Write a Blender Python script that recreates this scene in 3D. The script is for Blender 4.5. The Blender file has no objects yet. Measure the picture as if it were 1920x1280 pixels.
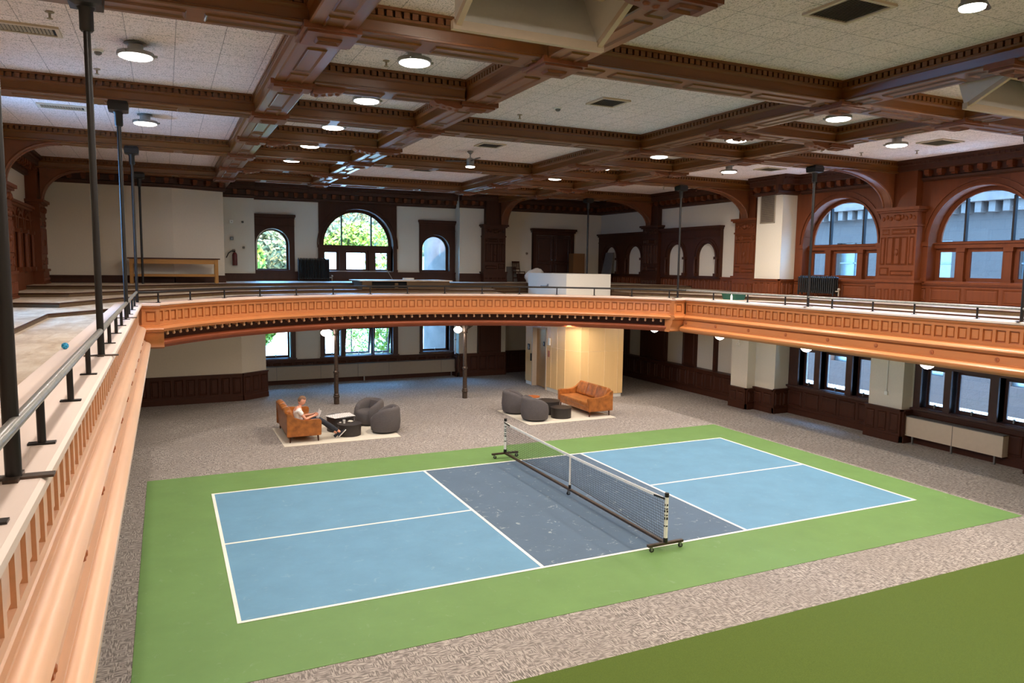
import bpy, bmesh, math, random
from math import sin, cos, pi, sqrt, radians
from mathutils import Vector, Matrix
random.seed(7)
sc = bpy.context.scene
C = sc.collection

# ------------------------------------------------------------------ materials
def hexc(r, g, b):
    f = lambda c: (c / 255 / 12.92) if c <= 10 else ((c / 255 + 0.055) / 1.055) ** 2.4
    return (f(r), f(g), f(b), 1)

def new_mat(name):
    m = bpy.data.materials.new(name); m.use_nodes = True
    nt = m.node_tree; b = nt.nodes['Principled BSDF']
    return m, nt, b

def coords(nt, scale=(1, 1, 1), rot=(0, 0, 0)):
    tc = nt.nodes.new('ShaderNodeTexCoord'); mp = nt.nodes.new('ShaderNodeMapping')
    mp.inputs['Scale'].default_value = scale; mp.inputs['Rotation'].default_value = rot
    nt.links.new(tc.outputs['Object'], mp.inputs['Vector'])
    return mp.outputs['Vector']

def noise(nt, vec, scale, detail=4, rough=.55, dist=0):
    n = nt.nodes.new('ShaderNodeTexNoise'); n.inputs['Scale'].default_value = scale
    n.inputs['Detail'].default_value = detail; n.inputs['Roughness'].default_value = rough
    n.inputs['Distortion'].default_value = dist
    nt.links.new(vec, n.inputs['Vector']); return n.outputs['Fac']

def ramp(nt, fac, stops):
    r = nt.nodes.new('ShaderNodeValToRGB'); e = r.color_ramp.elements
    while len(e) < len(stops): e.new(.5)
    for i, (p, c) in enumerate(stops): e[i].position = p; e[i].color = c
    nt.links.new(fac, r.inputs['Fac']); return r.outputs['Color']

def mixc(nt, fac, a, b, mode='MIX'):
    m = nt.nodes.new('ShaderNodeMix'); m.data_type = 'RGBA'; m.blend_type = mode
    for s, v in ((0, fac), (6, a), (7, b)):
        if hasattr(v, 'is_linked') or hasattr(v, 'links'): nt.links.new(v, m.inputs[s])
        else: m.inputs[s].default_value = v
    return m.outputs[2]

def bump(nt, b, h, strength=.2, dist=.01):
    bp = nt.nodes.new('ShaderNodeBump'); bp.inputs['Strength'].default_value = strength
    bp.inputs['Distance'].default_value = dist
    nt.links.new(h, bp.inputs['Height']); nt.links.new(bp.outputs['Normal'], b.inputs['Normal'])

def mul(c, k): return (c[0] * k, c[1] * k, c[2] * k, 1)

def wood(name, col, axis='x', rough=.38, var=.35, coat=0.0, scale=6):
    m, nt, b = new_mat(name)
    s = {'x': (.12, 1.6, 1.6), 'y': (1.6, .12, 1.6), 'z': (1.6, 1.6, .12), 'o': (.7, .7, .7)}[axis]
    v = coords(nt, s)
    n = noise(nt, v, scale, 6, .62, .6)
    n2 = noise(nt, coords(nt, (.5, .5, .5)), 1.2, 3)
    c = ramp(nt, n, [(.28, mul(col, 1 - var)), (.5, col), (.75, mul(col, 1 + var * .8))])
    c = mixc(nt, n2, c, mul(col, 1 - var * .6))
    nt.links.new(c, b.inputs['Base Color'])
    b.inputs['Roughness'].default_value = rough
    b.inputs['Coat Weight'].default_value = coat; b.inputs['Coat Roughness'].default_value = .25
    bump(nt, b, n, .12, .004)
    return m

def plain(name, col, rough=.6, metal=0, nscale=8, var=.08, bmp=.05, coat=0):
    m, nt, b = new_mat(name)
    n = noise(nt, coords(nt), nscale, 4)
    nt.links.new(ramp(nt, n, [(.3, mul(col, 1 - var)), (.7, mul(col, 1 + var))]), b.inputs['Base Color'])
    b.inputs['Roughness'].default_value = rough; b.inputs['Metallic'].default_value = metal
    b.inputs['Coat Weight'].default_value = coat
    if bmp: bump(nt, b, n, bmp, .005)
    return m

def emis(name, col, s):
    m, nt, b = new_mat(name)
    b.inputs['Base Color'].default_value = (1, 1, 1, 1)
    n = noise(nt, coords(nt), 3, 1)
    nt.links.new(ramp(nt, n, [(0, col), (1, mul(col, .96))]), b.inputs['Emission Color'])
    b.inputs['Emission Strength'].default_value = s
    return m

M = {}
OAK = hexc(112, 64, 20)
M['beam_x'] = wood('beam wood x', OAK, 'x', .34, .35, .15)
M['beam_y'] = wood('beam wood y', OAK, 'y', .3, .35, .2)
M['beam_o'] = wood('beam wood bracket', hexc(120, 66, 34), 'o', .45)
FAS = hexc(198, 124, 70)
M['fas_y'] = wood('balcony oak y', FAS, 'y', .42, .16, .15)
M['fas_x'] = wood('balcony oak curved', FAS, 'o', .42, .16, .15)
M['fas_lit'] = wood('lit balcony oak', hexc(222, 172, 132), 'y', .4, .2, .2)  # paler copy of the oak; strong light on the left front is in its colour
for k_ in ('fas_lit',):
    b_ = M[k_].node_tree.nodes['Principled BSDF']; b_.inputs['Sheen Weight'].default_value = .5; b_.inputs['Sheen Roughness'].default_value = .4  # sheen adds the whitish brightness at grazing angles
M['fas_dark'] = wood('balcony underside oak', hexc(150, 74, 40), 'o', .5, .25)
M['cap'] = wood('pale balcony cap', hexc(230, 210, 198), 'y', .5, .08)  # even pale pinkish tone over the cap
M['capx'] = wood('pale balcony cap curved', hexc(226, 196, 178), 'o', .5, .08)
M['mahog'] = wood('dark mahogany', hexc(68, 34, 18), 'z', .5, .35)
M['mahog_r'] = wood('red mahogany', hexc(106, 52, 22), 'z', .5, .3)
M['mahog_low'] = wood('dark wainscot', hexc(70, 36, 22), 'z', .5, .3)
for k_ in ('mahog', 'mahog_r', 'mahog_low'): M[k_].node_tree.nodes['Principled BSDF'].inputs['Specular IOR Level'].default_value = .28
M['wall'] = plain('painted plaster', hexc(214, 204, 186), .85, nscale=30, var=.03, bmp=.12)
M['wallwhite'] = plain('white paint', hexc(222, 218, 208), .7, nscale=20, var=.02)
M['black'] = plain('black painted steel', hexc(34, 30, 29), .4, .3)
M['pipe'] = plain('glare-toned handrail steel', hexc(150, 148, 142), .3, .35, nscale=20, var=.2)  # glare highlight on the rail put into the lighter base colour
M['blackmatte'] = plain('dark void', hexc(10, 10, 11), .9)
M['metal'] = plain('brushed metal', hexc(150, 150, 148), .35, .9)
M['white'] = plain('white plastic', hexc(235, 232, 225), .45)
M['iron'] = plain('cast iron column', hexc(78, 64, 54), .42, .5, nscale=14, var=.35)
M['rad'] = plain('radiator black', hexc(30, 30, 31), .45, .4)
M['tan'] = plain('radiator cover tan', hexc(152, 138, 120), .6, var=.03)
M['tan2'] = plain('radiator cover cream', hexc(196, 178, 156), .6, var=.03)
M['leather'] = plain('cognac leather', hexc(158, 94, 42), .36, nscale=7, var=.35, bmp=.15)
M['boucle'] = plain('charcoal boucle', hexc(88, 82, 82), .95, nscale=60, var=.2, bmp=.3)
M['drum'] = plain('black ash drum', hexc(44, 38, 36), .5, nscale=20, var=.2)
M['copper'] = wood('amber table top', hexc(190, 105, 50), 'x', .35)
M['rug'] = plain('cream rug', hexc(214, 206, 190), .95, nscale=50, var=.06, bmp=.3)
M['bin'] = plain('green plastic', hexc(20, 88, 70), .5)
M['card'] = wood('cardboard brown', hexc(128, 88, 48), 'z', .8, .1)
M['bench'] = wood('yellow pine', hexc(168, 116, 44), 'x', .5, .3)
M['skin'] = plain('skin', hexc(226, 160, 132), .55, var=.04, bmp=0)
M['shirt'] = plain('white cotton', hexc(232, 230, 228), .85, var=.03)
M['pants'] = plain('dark navy cotton', hexc(44, 48, 58), .85)
M['hair'] = plain('short brown hair', hexc(120, 88, 66), .8, nscale=80, var=.3, bmp=.4)
M['red'] = plain('red enamel', hexc(86, 16, 14), .35)
M['ball'] = plain('cyan ball plastic', hexc(30, 150, 200), .45)
M['blind'] = plain('dark sash wood', hexc(62, 32, 22), .45, nscale=6, var=.2)
M['slate'] = plain('grey board', hexc(104, 100, 98), .8)
M['fabricwhite'] = plain('white sheet', hexc(216, 208, 198), .9, nscale=6, var=.06)
M['kiosk'] = wood('maple veneer', hexc(226, 186, 128), 'z', .42, .08, .1, 3)
M['steel'] = plain('elevator door bronze', hexc(180, 142, 96), .4, .35, var=.05)
M['seam'] = plain('pale joint strip', hexc(228, 196, 146), .5)
M['stone'] = plain('exterior stone', hexc(84, 66, 56), .9, nscale=2, var=.25, bmp=.5)
M['bead'] = plain('pale turned bead', hexc(214, 170, 130), .4)
M['rosette'] = wood('turned rosette', hexc(176, 100, 58), 'o', .45)
M['paper'] = plain('newsprint', hexc(225, 222, 218), .8)

def mk_ceiling():
    m, nt, b = new_mat('acoustic tile')
    v = coords(nt)
    br = nt.nodes.new('ShaderNodeTexBrick'); br.offset = 0; br.squash = 1
    for k, x in (('Scale', 1), ('Mortar Size', .006), ('Brick Width', .6), ('Row Height', .6), ('Mortar Smooth', .1), ('Bias', 0)):
        br.inputs[k].default_value = x
    base = hexc(238, 222, 220)
    br.inputs['Color1'].default_value = base; br.inputs['Color2'].default_value = mul(base, .96)
    br.inputs['Mortar'].default_value = mul(base, .5)
    nt.links.new(v, br.inputs['Vector'])
    n = noise(nt, coords(nt, (1.6, .8, 1)), 42, 2, .5, 1.0)
    pits = ramp(nt, n, [(.38, (.3, .27, .24, 1)), (.46, (1, 1, 1, 1))])
    c = mixc(nt, .75, br.outputs['Color'], pits, 'MULTIPLY')
    nt.links.new(c, b.inputs['Base Color']); b.inputs['Roughness'].default_value = .9
    bump(nt, b, n, .25, .01)
    return m
M['ceil'] = mk_ceiling()

def mk_carpet():
    m, nt, b = new_mat('tweed carpet tile')
    a = noise(nt, coords(nt, (7, 42, 1)), 1.3, 2, .5)
    c2 = noise(nt, coords(nt, (42, 7, 1)), 1.3, 2, .5)
    vor = nt.nodes.new('ShaderNodeTexVoronoi'); vor.distance = 'CHEBYCHEV'; vor.inputs['Scale'].default_value = 9
    nt.links.new(coords(nt), vor.inputs['Vector'])
    sep = nt.nodes.new('ShaderNodeSeparateColor'); nt.links.new(vor.outputs['Color'], sep.inputs['Color'])
    st = nt.nodes.new('ShaderNodeMath'); st.operation = 'GREATER_THAN'; st.inputs[1].default_value = .5
    nt.links.new(sep.outputs[0], st.inputs[0])
    k = mixc(nt, st.outputs[0], a, c2)
    col = ramp(nt, k, [(.42, hexc(88, 82, 82)), (.5, hexc(146, 138, 132)), (.57, hexc(196, 186, 178))])
    big = noise(nt, coords(nt), .8, 2)
    col = mixc(nt, big, col, hexc(134, 125, 119))
    nt.links.new(col, b.inputs['Base Color']); b.inputs['Roughness'].default_value = .95
    bump(nt, b, k, .4, .006)
    return m
M['carpet'] = mk_carpet()

def mk_court(name, col, scuff=.25):
    m, nt, b = new_mat(name)
    n = noise(nt, coords(nt), 1.3, 5, .65)
    n2 = noise(nt, coords(nt, (1, 1, 1)), 5.5, 6, .75, .8)
    c = ramp(nt, n, [(.3, mul(col, .93)), (.7, mul(col, 1.07))])
    sc_ = ramp(nt, n2, [(.6, (0, 0, 0, 1)), (.68, (scuff, scuff, scuff, 1))])
    c = mixc(nt, sc_, c, hexc(205, 215, 210))
    nt.links.new(c, b.inputs['Base Color']); b.inputs['Roughness'].default_value = .62; b.inputs['Specular IOR Level'].default_value = .3
    fine = noise(nt, coords(nt), 90, 2)
    bump(nt, b, fine, .08, .002)
    return m
M['cgreen'] = mk_court('court green', hexc(104, 138, 78), .08)
M['cblue'] = mk_court('court blue', hexc(102, 147, 176), .12)
M['ckitchen'] = mk_court('court slate blue', hexc(84, 104, 124), .5)
M['line'] = mk_court('court line white', hexc(236, 232, 222), 0)

def mk_turf():
    m, nt, b = new_mat('putting turf')
    n = noise(nt, coords(nt), 130, 3, .8); n2 = noise(nt, coords(nt), 1.5, 4)
    c = ramp(nt, n, [(.3, hexc(52, 70, 12)), (.55, hexc(82, 102, 26)), (.8, hexc(112, 130, 46))])
    c = mixc(nt, n2, c, hexc(76, 96, 22))
    nt.links.new(c, b.inputs['Base Color']); b.inputs['Roughness'].default_value = .95
    bump(nt, b, n, .6, .01)
    return m
M['turf'] = mk_turf()

def mk_boards():
    m, nt, b = new_mat('worn gallery boards')
    v = coords(nt, (1, .25, 1))
    n = noise(nt, v, 5, 6, .7, .5); n2 = noise(nt, coords(nt), 1.1, 4, .6)
    c = ramp(nt, n, [(.3, hexc(180, 156, 128)), (.5, hexc(210, 192, 168)), (.7, hexc(226, 214, 196))])
    c = mixc(nt, ramp(nt, n2, [(.45, (0, 0, 0, 1)), (.75, (.55, .55, .55, 1))]), c, hexc(150, 118, 80))
    nt.links.new(c, b.inputs['Base Color']); b.inputs['Roughness'].default_value = .5
    bump(nt, b, n, .1, .004)
    return m
M['boards'] = mk_boards()
M['riser'] = wood('worn riser boards', hexc(92, 68, 38), 'x', .7, .6)

def mk_glass():
    m = bpy.data.materials.new('window glass'); m.use_nodes = True; nt = m.node_tree; nt.nodes.clear()
    o = nt.nodes.new('ShaderNodeOutputMaterial'); mx = nt.nodes.new('ShaderNodeMixShader')
    t = nt.nodes.new('ShaderNodeBsdfTransparent'); g = nt.nodes.new('ShaderNodeBsdfGlossy')
    lw = nt.nodes.new('ShaderNodeFresnel'); lw.inputs[0].default_value = 1.3
    t.inputs[0].default_value = (.94, .97, 1, 1); g.inputs['Roughness'].default_value = .03
    n = noise(nt, coords(nt), 2, 1); 
    nt.links.new(lw.outputs[0], mx.inputs[0]); nt.links.new(t.outputs[0], mx.inputs[1]); nt.links.new(g.outputs[0], mx.inputs[2])
    nt.links.new(mx.outputs[0], o.inputs[0]); return m
M['glass'] = mk_glass()

def mk_net():
    m = bpy.data.materials.new('net mesh cord'); m.use_nodes = True
    b = m.node_tree.nodes['Principled BSDF']; b.inputs['Base Color'].default_value = hexc(38, 44, 52); b.inputs['Roughness'].default_value = .8
    return m
M['net'] = mk_net()

def mk_leaf(name, a, b2):
    m, nt, b = new_mat(name)
    n = noise(nt, coords(nt), 2.2, 5, .7)
    nt.links.new(ramp(nt, n, [(.3, a), (.7, b2)]), b.inputs['Base Color']); b.inputs['Roughness'].default_value = .8
    return m
M['leaf'] = mk_leaf('green leaves', hexc(62, 84, 10), hexc(158, 156, 34))
M['leaf2'] = mk_leaf('hillside scrub', hexc(84, 68, 34), hexc(150, 124, 64))
M['ground'] = plain('pale drive', hexc(226, 224, 220), .9, nscale=2)
M['hill'] = plain('dry hillside', hexc(104, 96, 56), .95, nscale=.8, var=.4)

def mk_stone():
    m, nt, b = new_mat('courtyard stone')
    br = nt.nodes.new('ShaderNodeTexBrick')
    for k, x in (('Scale', 1), ('Mortar Size', .015), ('Brick Width', .9), ('Row Height', .38)): br.inputs[k].default_value = x
    a = hexc(62, 44, 34)
    br.inputs['Color1'].default_value = a; br.inputs['Color2'].default_value = mul(a, .8); br.inputs['Mortar'].default_value = mul(a, .5)
    nt.links.new(coords(nt, (1, 1, 1), (0, radians(90), radians(90))), br.inputs['Vector'])
    n = noise(nt, coords(nt), 3, 6, .7)
    nt.links.new(mixc(nt, n, br.outputs['Color'], mul(a, 1.1)), b.inputs['Base Color']); b.inputs['Roughness'].default_value = .9
    bump(nt, b, n, .6, .05); return m
M['yardstone'] = mk_stone()
WARM = (1.0, .90, .80, 1)
M['lamp'] = emis('lamp diffuser', (1, .95, .88, 1), 14)
M['globe'] = emis('opal glass globe', (1, .93, .82, 1), 1.6)

# ------------------------------------------------------------------ mesh builder
class MB:
    def __init__(s): s.v = []; s.f = []
    def add(s, vs, fs):
        n = len(s.v); s.v += [tuple(p) for p in vs]; s.f += [tuple(i + n for i in f) for f in fs]; return s
    def quad(s, a, b, c, d): return s.add([a, b, c, d], [(0, 1, 2, 3)])
    def box(s, x0, x1, y0, y1, z0, z1):
        vs = [(x, y, z) for z in (z0, z1) for y in (y0, y1) for x in (x0, x1)]
        return s.add(vs, [(0, 2, 3, 1), (4, 5, 7, 6), (0, 1, 5, 4), (2, 6, 7, 3), (0, 4, 6, 2), (1, 3, 7, 5)])
    def bbox(s, x0, x1, y0, y1, z0, z1, r=.02):
        """box with chamfered edges"""
        bm = bmesh.new(); bmesh.ops.create_cube(bm, size=1)
        bmesh.ops.scale(bm, vec=(x1 - x0, y1 - y0, z1 - z0), verts=bm.verts)
        bmesh.ops.bevel(bm, geom=list(bm.edges) , offset=r, segments=3, affect='EDGES', profile=.6)
        bmesh.ops.translate(bm, vec=((x0 + x1) / 2, (y0 + y1) / 2, (z0 + z1) / 2), verts=bm.verts)
        return s.bm(bm)
    def bm(s, bm):
        bm.verts.index_update(); s.add([v.co[:] for v in bm.verts], [[v.index for v in f.verts] for f in bm.faces]); bm.free(); return s
    def obox(s, c, ax, ay, az):
        """oriented box: centre and three half-extent vectors"""
        c = Vector(c); ax = Vector(ax); ay = Vector(ay); az = Vector(az)
        vs = [c + i * ax + j * ay + k * az for k in (-1, 1) for j in (-1, 1) for i in (-1, 1)]
        return s.add(vs, [(0, 2, 3, 1), (4, 5, 7, 6), (0, 1, 5, 4), (2, 6, 7, 3), (0, 4, 6, 2), (1, 3, 7, 5)])
    def tube(s, p, q, r, n=10, r2=None):
        p = Vector(p); q = Vector(q); d = (q - p).normalized(); r2 = r if r2 is None else r2
        a = d.orthogonal().normalized(); b = d.cross(a)
        vs = [p + r * (cos(2 * pi * i / n) * a + sin(2 * pi * i / n) * b) for i in range(n)] + [q + r2 * (cos(2 * pi * i / n) * a + sin(2 * pi * i / n) * b) for i in range(n)]
        return s.add(vs, [(i, (i + 1) % n, n + (i + 1) % n, n + i) for i in range(n)] + [tuple(range(n - 1, -1, -1)), tuple(range(n, 2 * n))])
    def path(s, pts, r, n=10):
        pts = [Vector(p) for p in pts]; rings = []
        a = None
        for i, p in enumerate(pts):
            d = (pts[min(i + 1, len(pts) - 1)] - pts[max(i - 1, 0)]).normalized()
            if a is None: a = d.orthogonal().normalized()
            a = (a - d * a.dot(d)).normalized(); b = d.cross(a)
            rr = r[i] if isinstance(r, (list, tuple)) else r
            rings.append([p + rr * (cos(2 * pi * k / n) * a + sin(2 * pi * k / n) * b) for k in range(n)])
        vs = [v for R in rings for v in R]; fs = []
        for i in range(len(pts) - 1):
            for k in range(n): fs.append((i * n + k, i * n + (k + 1) % n, (i + 1) * n + (k + 1) % n, (i + 1) * n + k))
        fs += [tuple(range(n - 1, -1, -1)), tuple(range((len(pts) - 1) * n, len(pts) * n))]
        return s.add(vs, fs)
    def lathe(s, prof, c=(0, 0, 0), n=24):
        vs = []; fs = []
        for (r, z) in prof:
            for k in range(n): vs.append((c[0] + r * cos(2 * pi * k / n), c[1] + r * sin(2 * pi * k / n), c[2] + z))
        for i in range(len(prof) - 1):
            for k in range(n): fs.append((i * n + k, i * n + (k + 1) % n, (i + 1) * n + (k + 1) % n, (i + 1) * n + k))
        if prof[0][0] > 1e-4: fs.append(tuple(range(n - 1, -1, -1)))
        if prof[-1][0] > 1e-4: fs.append(tuple(range((len(prof) - 1) * n, len(prof) * n)))
        return s.add(vs, fs)
    def sweep(s, path, prof, close=False):
        """path: (x, y, nx, ny); prof: (d, z) with d along the normal"""
        m = len(prof); vs = [(x + nx * d, y + ny * d, z) for (x, y, nx, ny) in path for (d, z) in prof]; fs = []
        for i in range(len(path) - 1):
            for k in range(m - 1): fs.append((i * m + k, (i + 1) * m + k, (i + 1) * m + k + 1, i * m + k + 1))
            if close: fs.append((i * m + m - 1, (i + 1) * m + m - 1, (i + 1) * m, i * m))
        if close or True:
            fs.append(tuple(range(m))); fs.append(tuple((len(path) - 1) * m + k for k in range(m - 1, -1, -1)))
        return s.add(vs, fs)
    def prism(s, poly, d, ext):
        """poly of 3-D points extruded by vector ext"""
        n = len(poly); e = Vector(ext); P = [Vector(p) for p in poly]
        return s.add(P + [p + e for p in P], [tuple(range(n - 1, -1, -1)), tuple(range(n, 2 * n))] + [(i, (i + 1) % n, n + (i + 1) % n, n + i) for i in range(n)])
    def panel(s, O, U, V, N, w, h, b=.025, d=.014, raised=True):
        """picture-frame moulding with a raised field; O is the lower-left corner"""
        O = Vector(O); U = Vector(U).normalized(); V = Vector(V).normalized(); N = Vector(N).normalized()
        def ring(i, t): return [O + U * i + V * i + N * t, O + U * (w - i) + V * i + N * t, O + U * (w - i) + V * (h - i) + N * t, O + U * i + V * (h - i) + N * t]
        L = [ring(0, 0.0005), ring(b * .35, d), ring(b, .001)]
        if raised: L += [ring(b * 1.3, .001), ring(b * 2, d * .7)]
        vs = [p for r in L for p in r]; fs = []
        for i in range(len(L) - 1):
            for k in range(4): fs.append((i * 4 + k, i * 4 + (k + 1) % 4, (i + 1) * 4 + (k + 1) % 4, (i + 1) * 4 + k))
        if raised: fs.append(tuple((len(L) - 1) * 4 + k for k in range(4)))
        return s.add(vs, fs)
    def sphere(s, c, r, n=16, m=10, sx=1, sy=1, sz=1):
        vs = []; fs = []
        for i in range(m + 1):
            t = pi * i / m
            for k in range(n): vs.append((c[0] + sx * r * sin(t) * cos(2 * pi * k / n), c[1] + sy * r * sin(t) * sin(2 * pi * k / n), c[2] + sz * r * cos(t)))
        for i in range(m):
            for k in range(n): fs.append((i * n + k, (i + 1) * n + k, (i + 1) * n + (k + 1) % n, i * n + (k + 1) % n))
        return s.add(vs, fs)

def obj(name, mb, mat, parent=None, smooth=False, world=False):
    """world=True: vertices are world coordinates, taken relative to the root's place"""
    off = Vector((0, 0, 0))
    if world and parent is not None:
        p = parent
        while p is not None: off += p.location; p = p.parent
    me = bpy.data.meshes.new(name)
    me.from_pydata([tuple(Vector(v) - off) for v in mb.v], [], mb.f); me.validate(); 
    bm = bmesh.new(); bm.from_mesh(me); bmesh.ops.remove_doubles(bm, verts=bm.verts, dist=1e-5)
    bmesh.ops.recalc_face_normals(bm, faces=bm.faces); bm.to_mesh(me); bm.free()
    me.materials.append(mat if not isinstance(mat, str) else M[mat])
    if smooth:
        me.polygons.foreach_set('use_smooth', [True] * len(me.polygons))
        try: me.set_sharp_from_angle(angle=radians(smooth if smooth is not True else 40))
        except Exception: pass
    o = bpy.data.objects.new(name, me); C.objects.link(o); o.parent = parent
    return o

def tag(o, label, cat, group=None, kind=None):
    o['label'] = label; o['category'] = cat
    if group: o['group'] = group
    if kind: o['kind'] = kind
    return o
def thing(name, label, cat, loc=(0, 0, 0), rz=0, group=None):
    o = bpy.data.objects.new(name, None); C.objects.link(o); o.location = loc; o.rotation_euler = (0, 0, rz)
    o.empty_display_size = .1
    return tag(o, label, cat, group)
def struct(name, mb=None, mat=None, parent=None, smooth=False, loc=None):
    if mb is None:
        o = bpy.data.objects.new(name, None); C.objects.link(o); o.empty_display_size = .1
        if loc: o.location = loc
    else: o = obj(name, mb, mat, parent, smooth)
    if parent is None: o['kind'] = 'structure'
    return o
def dup(root, loc=None, rz=None, label=None, group=None):
    def cp(name, par):
        kids = [k.name for k in bpy.data.objects[name].children]
        c = bpy.data.objects[name].copy(); C.objects.link(c); c.parent = par
        for k in kids: cp(k, c)
        return c
    bpy.context.view_layer.update()
    r = cp(root.name, None)
    if loc is not None: r.location = loc
    if rz is not None: r.rotation_euler = (0, 0, rz)
    if label: r['label'] = label
    if group: r['group'] = group
    return r

# ------------------------------------------------------------------ camera
CAM = (-7.4256, -13.0764, 4.7907); yaw, pitch, roll, fpx = .4386, .1021, .0123, 1384.2158
f_ = Vector((sin(yaw) * cos(pitch), cos(yaw) * cos(pitch), -sin(pitch))); r_ = Vector((cos(yaw), -sin(yaw), 0)); u_ = r_.cross(f_)
R_ = cos(roll) * r_ + sin(roll) * u_; U_ = -sin(roll) * r_ + cos(roll) * u_
cd = bpy.data.cameras.new('camera'); cam = bpy.data.objects.new('camera', cd); C.objects.link(cam)
cam.matrix_world = Matrix(((R_.x, U_.x, -f_.x, CAM[0]), (R_.y, U_.y, -f_.y, CAM[1]), (R_.z, U_.z, -f_.z, CAM[2]), (0, 0, 0, 1)))
cd.sensor_width = 36; cd.lens = fpx * 36 / 1920; cd.clip_start = .05; cd.clip_end = 300
sc.camera = cam

# ------------------------------------------------------------------ room constants
ZC = 7.8           # ceiling
XR, XRF, XL, YB, YN = 11.45, 11.25, -11.0, 17.0, -17.0
UZ = (0, 0, 1)
mapB = lambda u, z, d: (u, YB + d, z)         # back wall, d outwards
mapR = lambda u, z, d: (XR + d, u, z)
mapRF = lambda u, z, d: (XRF + d, u, z)
mapL = lambda u, z, d: (XL - d, u, z)

def pierced(mb, mf, u0, u1, z0, z1, ops, depth=.2, d0=0, reveal=True):
    """sheet with openings; op = (ua, ub, zb, zs, arched); zs = spring or top"""
    us = {u0, u1}
    for (a, b, zb, zs, ar) in ops:
        us |= {a, b}
        if ar:
            n = 18; c = (a + b) / 2; r = (b - a) / 2
            us |= {c - r * cos(pi * i / n) for i in range(n + 1)}
    us = sorted(u for u in us if u0 - 1e-6 <= u <= u1 + 1e-6)
    us2 = [us[0]]
    for u in us[1:]:
        if u - us2[-1] > 1e-5: us2.append(u)
    us = us2
    def top(op, u):
        a, b, zb, zs, ar = op
        if not ar: return zs
        c = (a + b) / 2; r = (b - a) / 2
        return zs + sqrt(max(r * r - (u - c) ** 2, 0))
    for i in range(len(us) - 1):
        a, b = us[i], us[i + 1]; m = (a + b) / 2
        hs = sorted([o for o in ops if o[0] < m < o[1]], key=lambda o: o[2])
        la = lb = z0
        for o in hs:
            if o[2] > la + 1e-6: mb.quad(mf(a, la, d0), mf(b, lb, d0), mf(b, o[2], d0), mf(a, o[2], d0))
            if reveal:
                ta, tb = top(o, a), top(o, b)
                mb.quad(mf(a, ta, d0), mf(b, tb, d0), mf(b, tb, d0 + depth), mf(a, ta, d0 + depth))
                mb.quad(mf(a, o[2], d0), mf(b, o[2], d0), mf(b, o[2], d0 + depth), mf(a, o[2], d0 + depth))
            la, lb = top(o, a), top(o, b)
        if z1 > min(la, lb) + 1e-6: mb.quad(mf(a, la, d0), mf(b, lb, d0), mf(b, z1, d0), mf(a, z1, d0))
    if reveal:
        for (a, b, zb, zs, ar) in ops:
            if zs > zb:
                for u in (a, b): mb.quad(mf(u, zb, d0), mf(u, zs, d0), mf(u, zs, d0 + depth), mf(u, zb, d0 + depth))
    return mb

def archpts(c, r, zs, n=24): return [(c - r * cos(pi * i / n), zs + r * sin(pi * i / n)) for i in range(n + 1)]
def archband(mb, mf, c, zs, r0, r1, d0, d1, leg=0, n=24):
    """raised band round an arch, from depth d0 out to d1 (into the room: negative)"""
    A = archpts(c, r0, zs, n); B = archpts(c, r1, zs, n)
    if leg: A = [(A[0][0], zs - leg)] + A + [(A[-1][0], zs - leg)]; B = [(B[0][0], zs - leg)] + B + [(B[-1][0], zs - leg)]
    for i in range(len(A) - 1):
        a, b, c_, d = A[i], A[i + 1], B[i + 1], B[i]
        mb.quad(mf(*a, d1), mf(*b, d1), mf(*c_, d1), mf(*d, d1))
        mb.quad(mf(*a, d0), mf(*b, d0), mf(*b, d1), mf(*a, d1)); mb.quad(mf(*d, d1), mf(*c_, d1), mf(*c_, d0), mf(*d, d0))
    return mb
def mbox(mb, mf, u0, u1, z0, z1, d0, d1):
    vs = [mf(u, z, d) for d in (d0, d1) for z in (z0, z1) for u in (u0, u1)]
    return mb.add(vs, [(0, 2, 3, 1), (4, 5, 7, 6), (0, 1, 5, 4), (2, 6, 7, 3), (0, 4, 6, 2), (1, 3, 7, 5)])
def mpanel(mb, mf, u0, u1, z0, z1, d=0, b=.03, t=.015, raised=True):
    O = Vector(mf(u0, z0, d)); U = Vector(mf(u1, z0, d)) - O; V = Vector(mf(u0, z1, d)) - O
    N = Vector(mf(u0, z0, d - 1)) - O
    return mb.panel(O, U, V, N, U.length, V.length, b, t, raised)

# ------------------------------------------------------------------ floor, ceiling, walls
struct('floor', MB().quad((XL, YN, 0), (XR + .1, YN, 0), (XR + .1, YB + .1, 0), (XL, YB + .1, 0)), 'carpet')
struct('ceiling', MB().box(XL - .3, XR + .5, YN - .3, YB + .3, ZC, ZC + .3), 'ceil')

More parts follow.
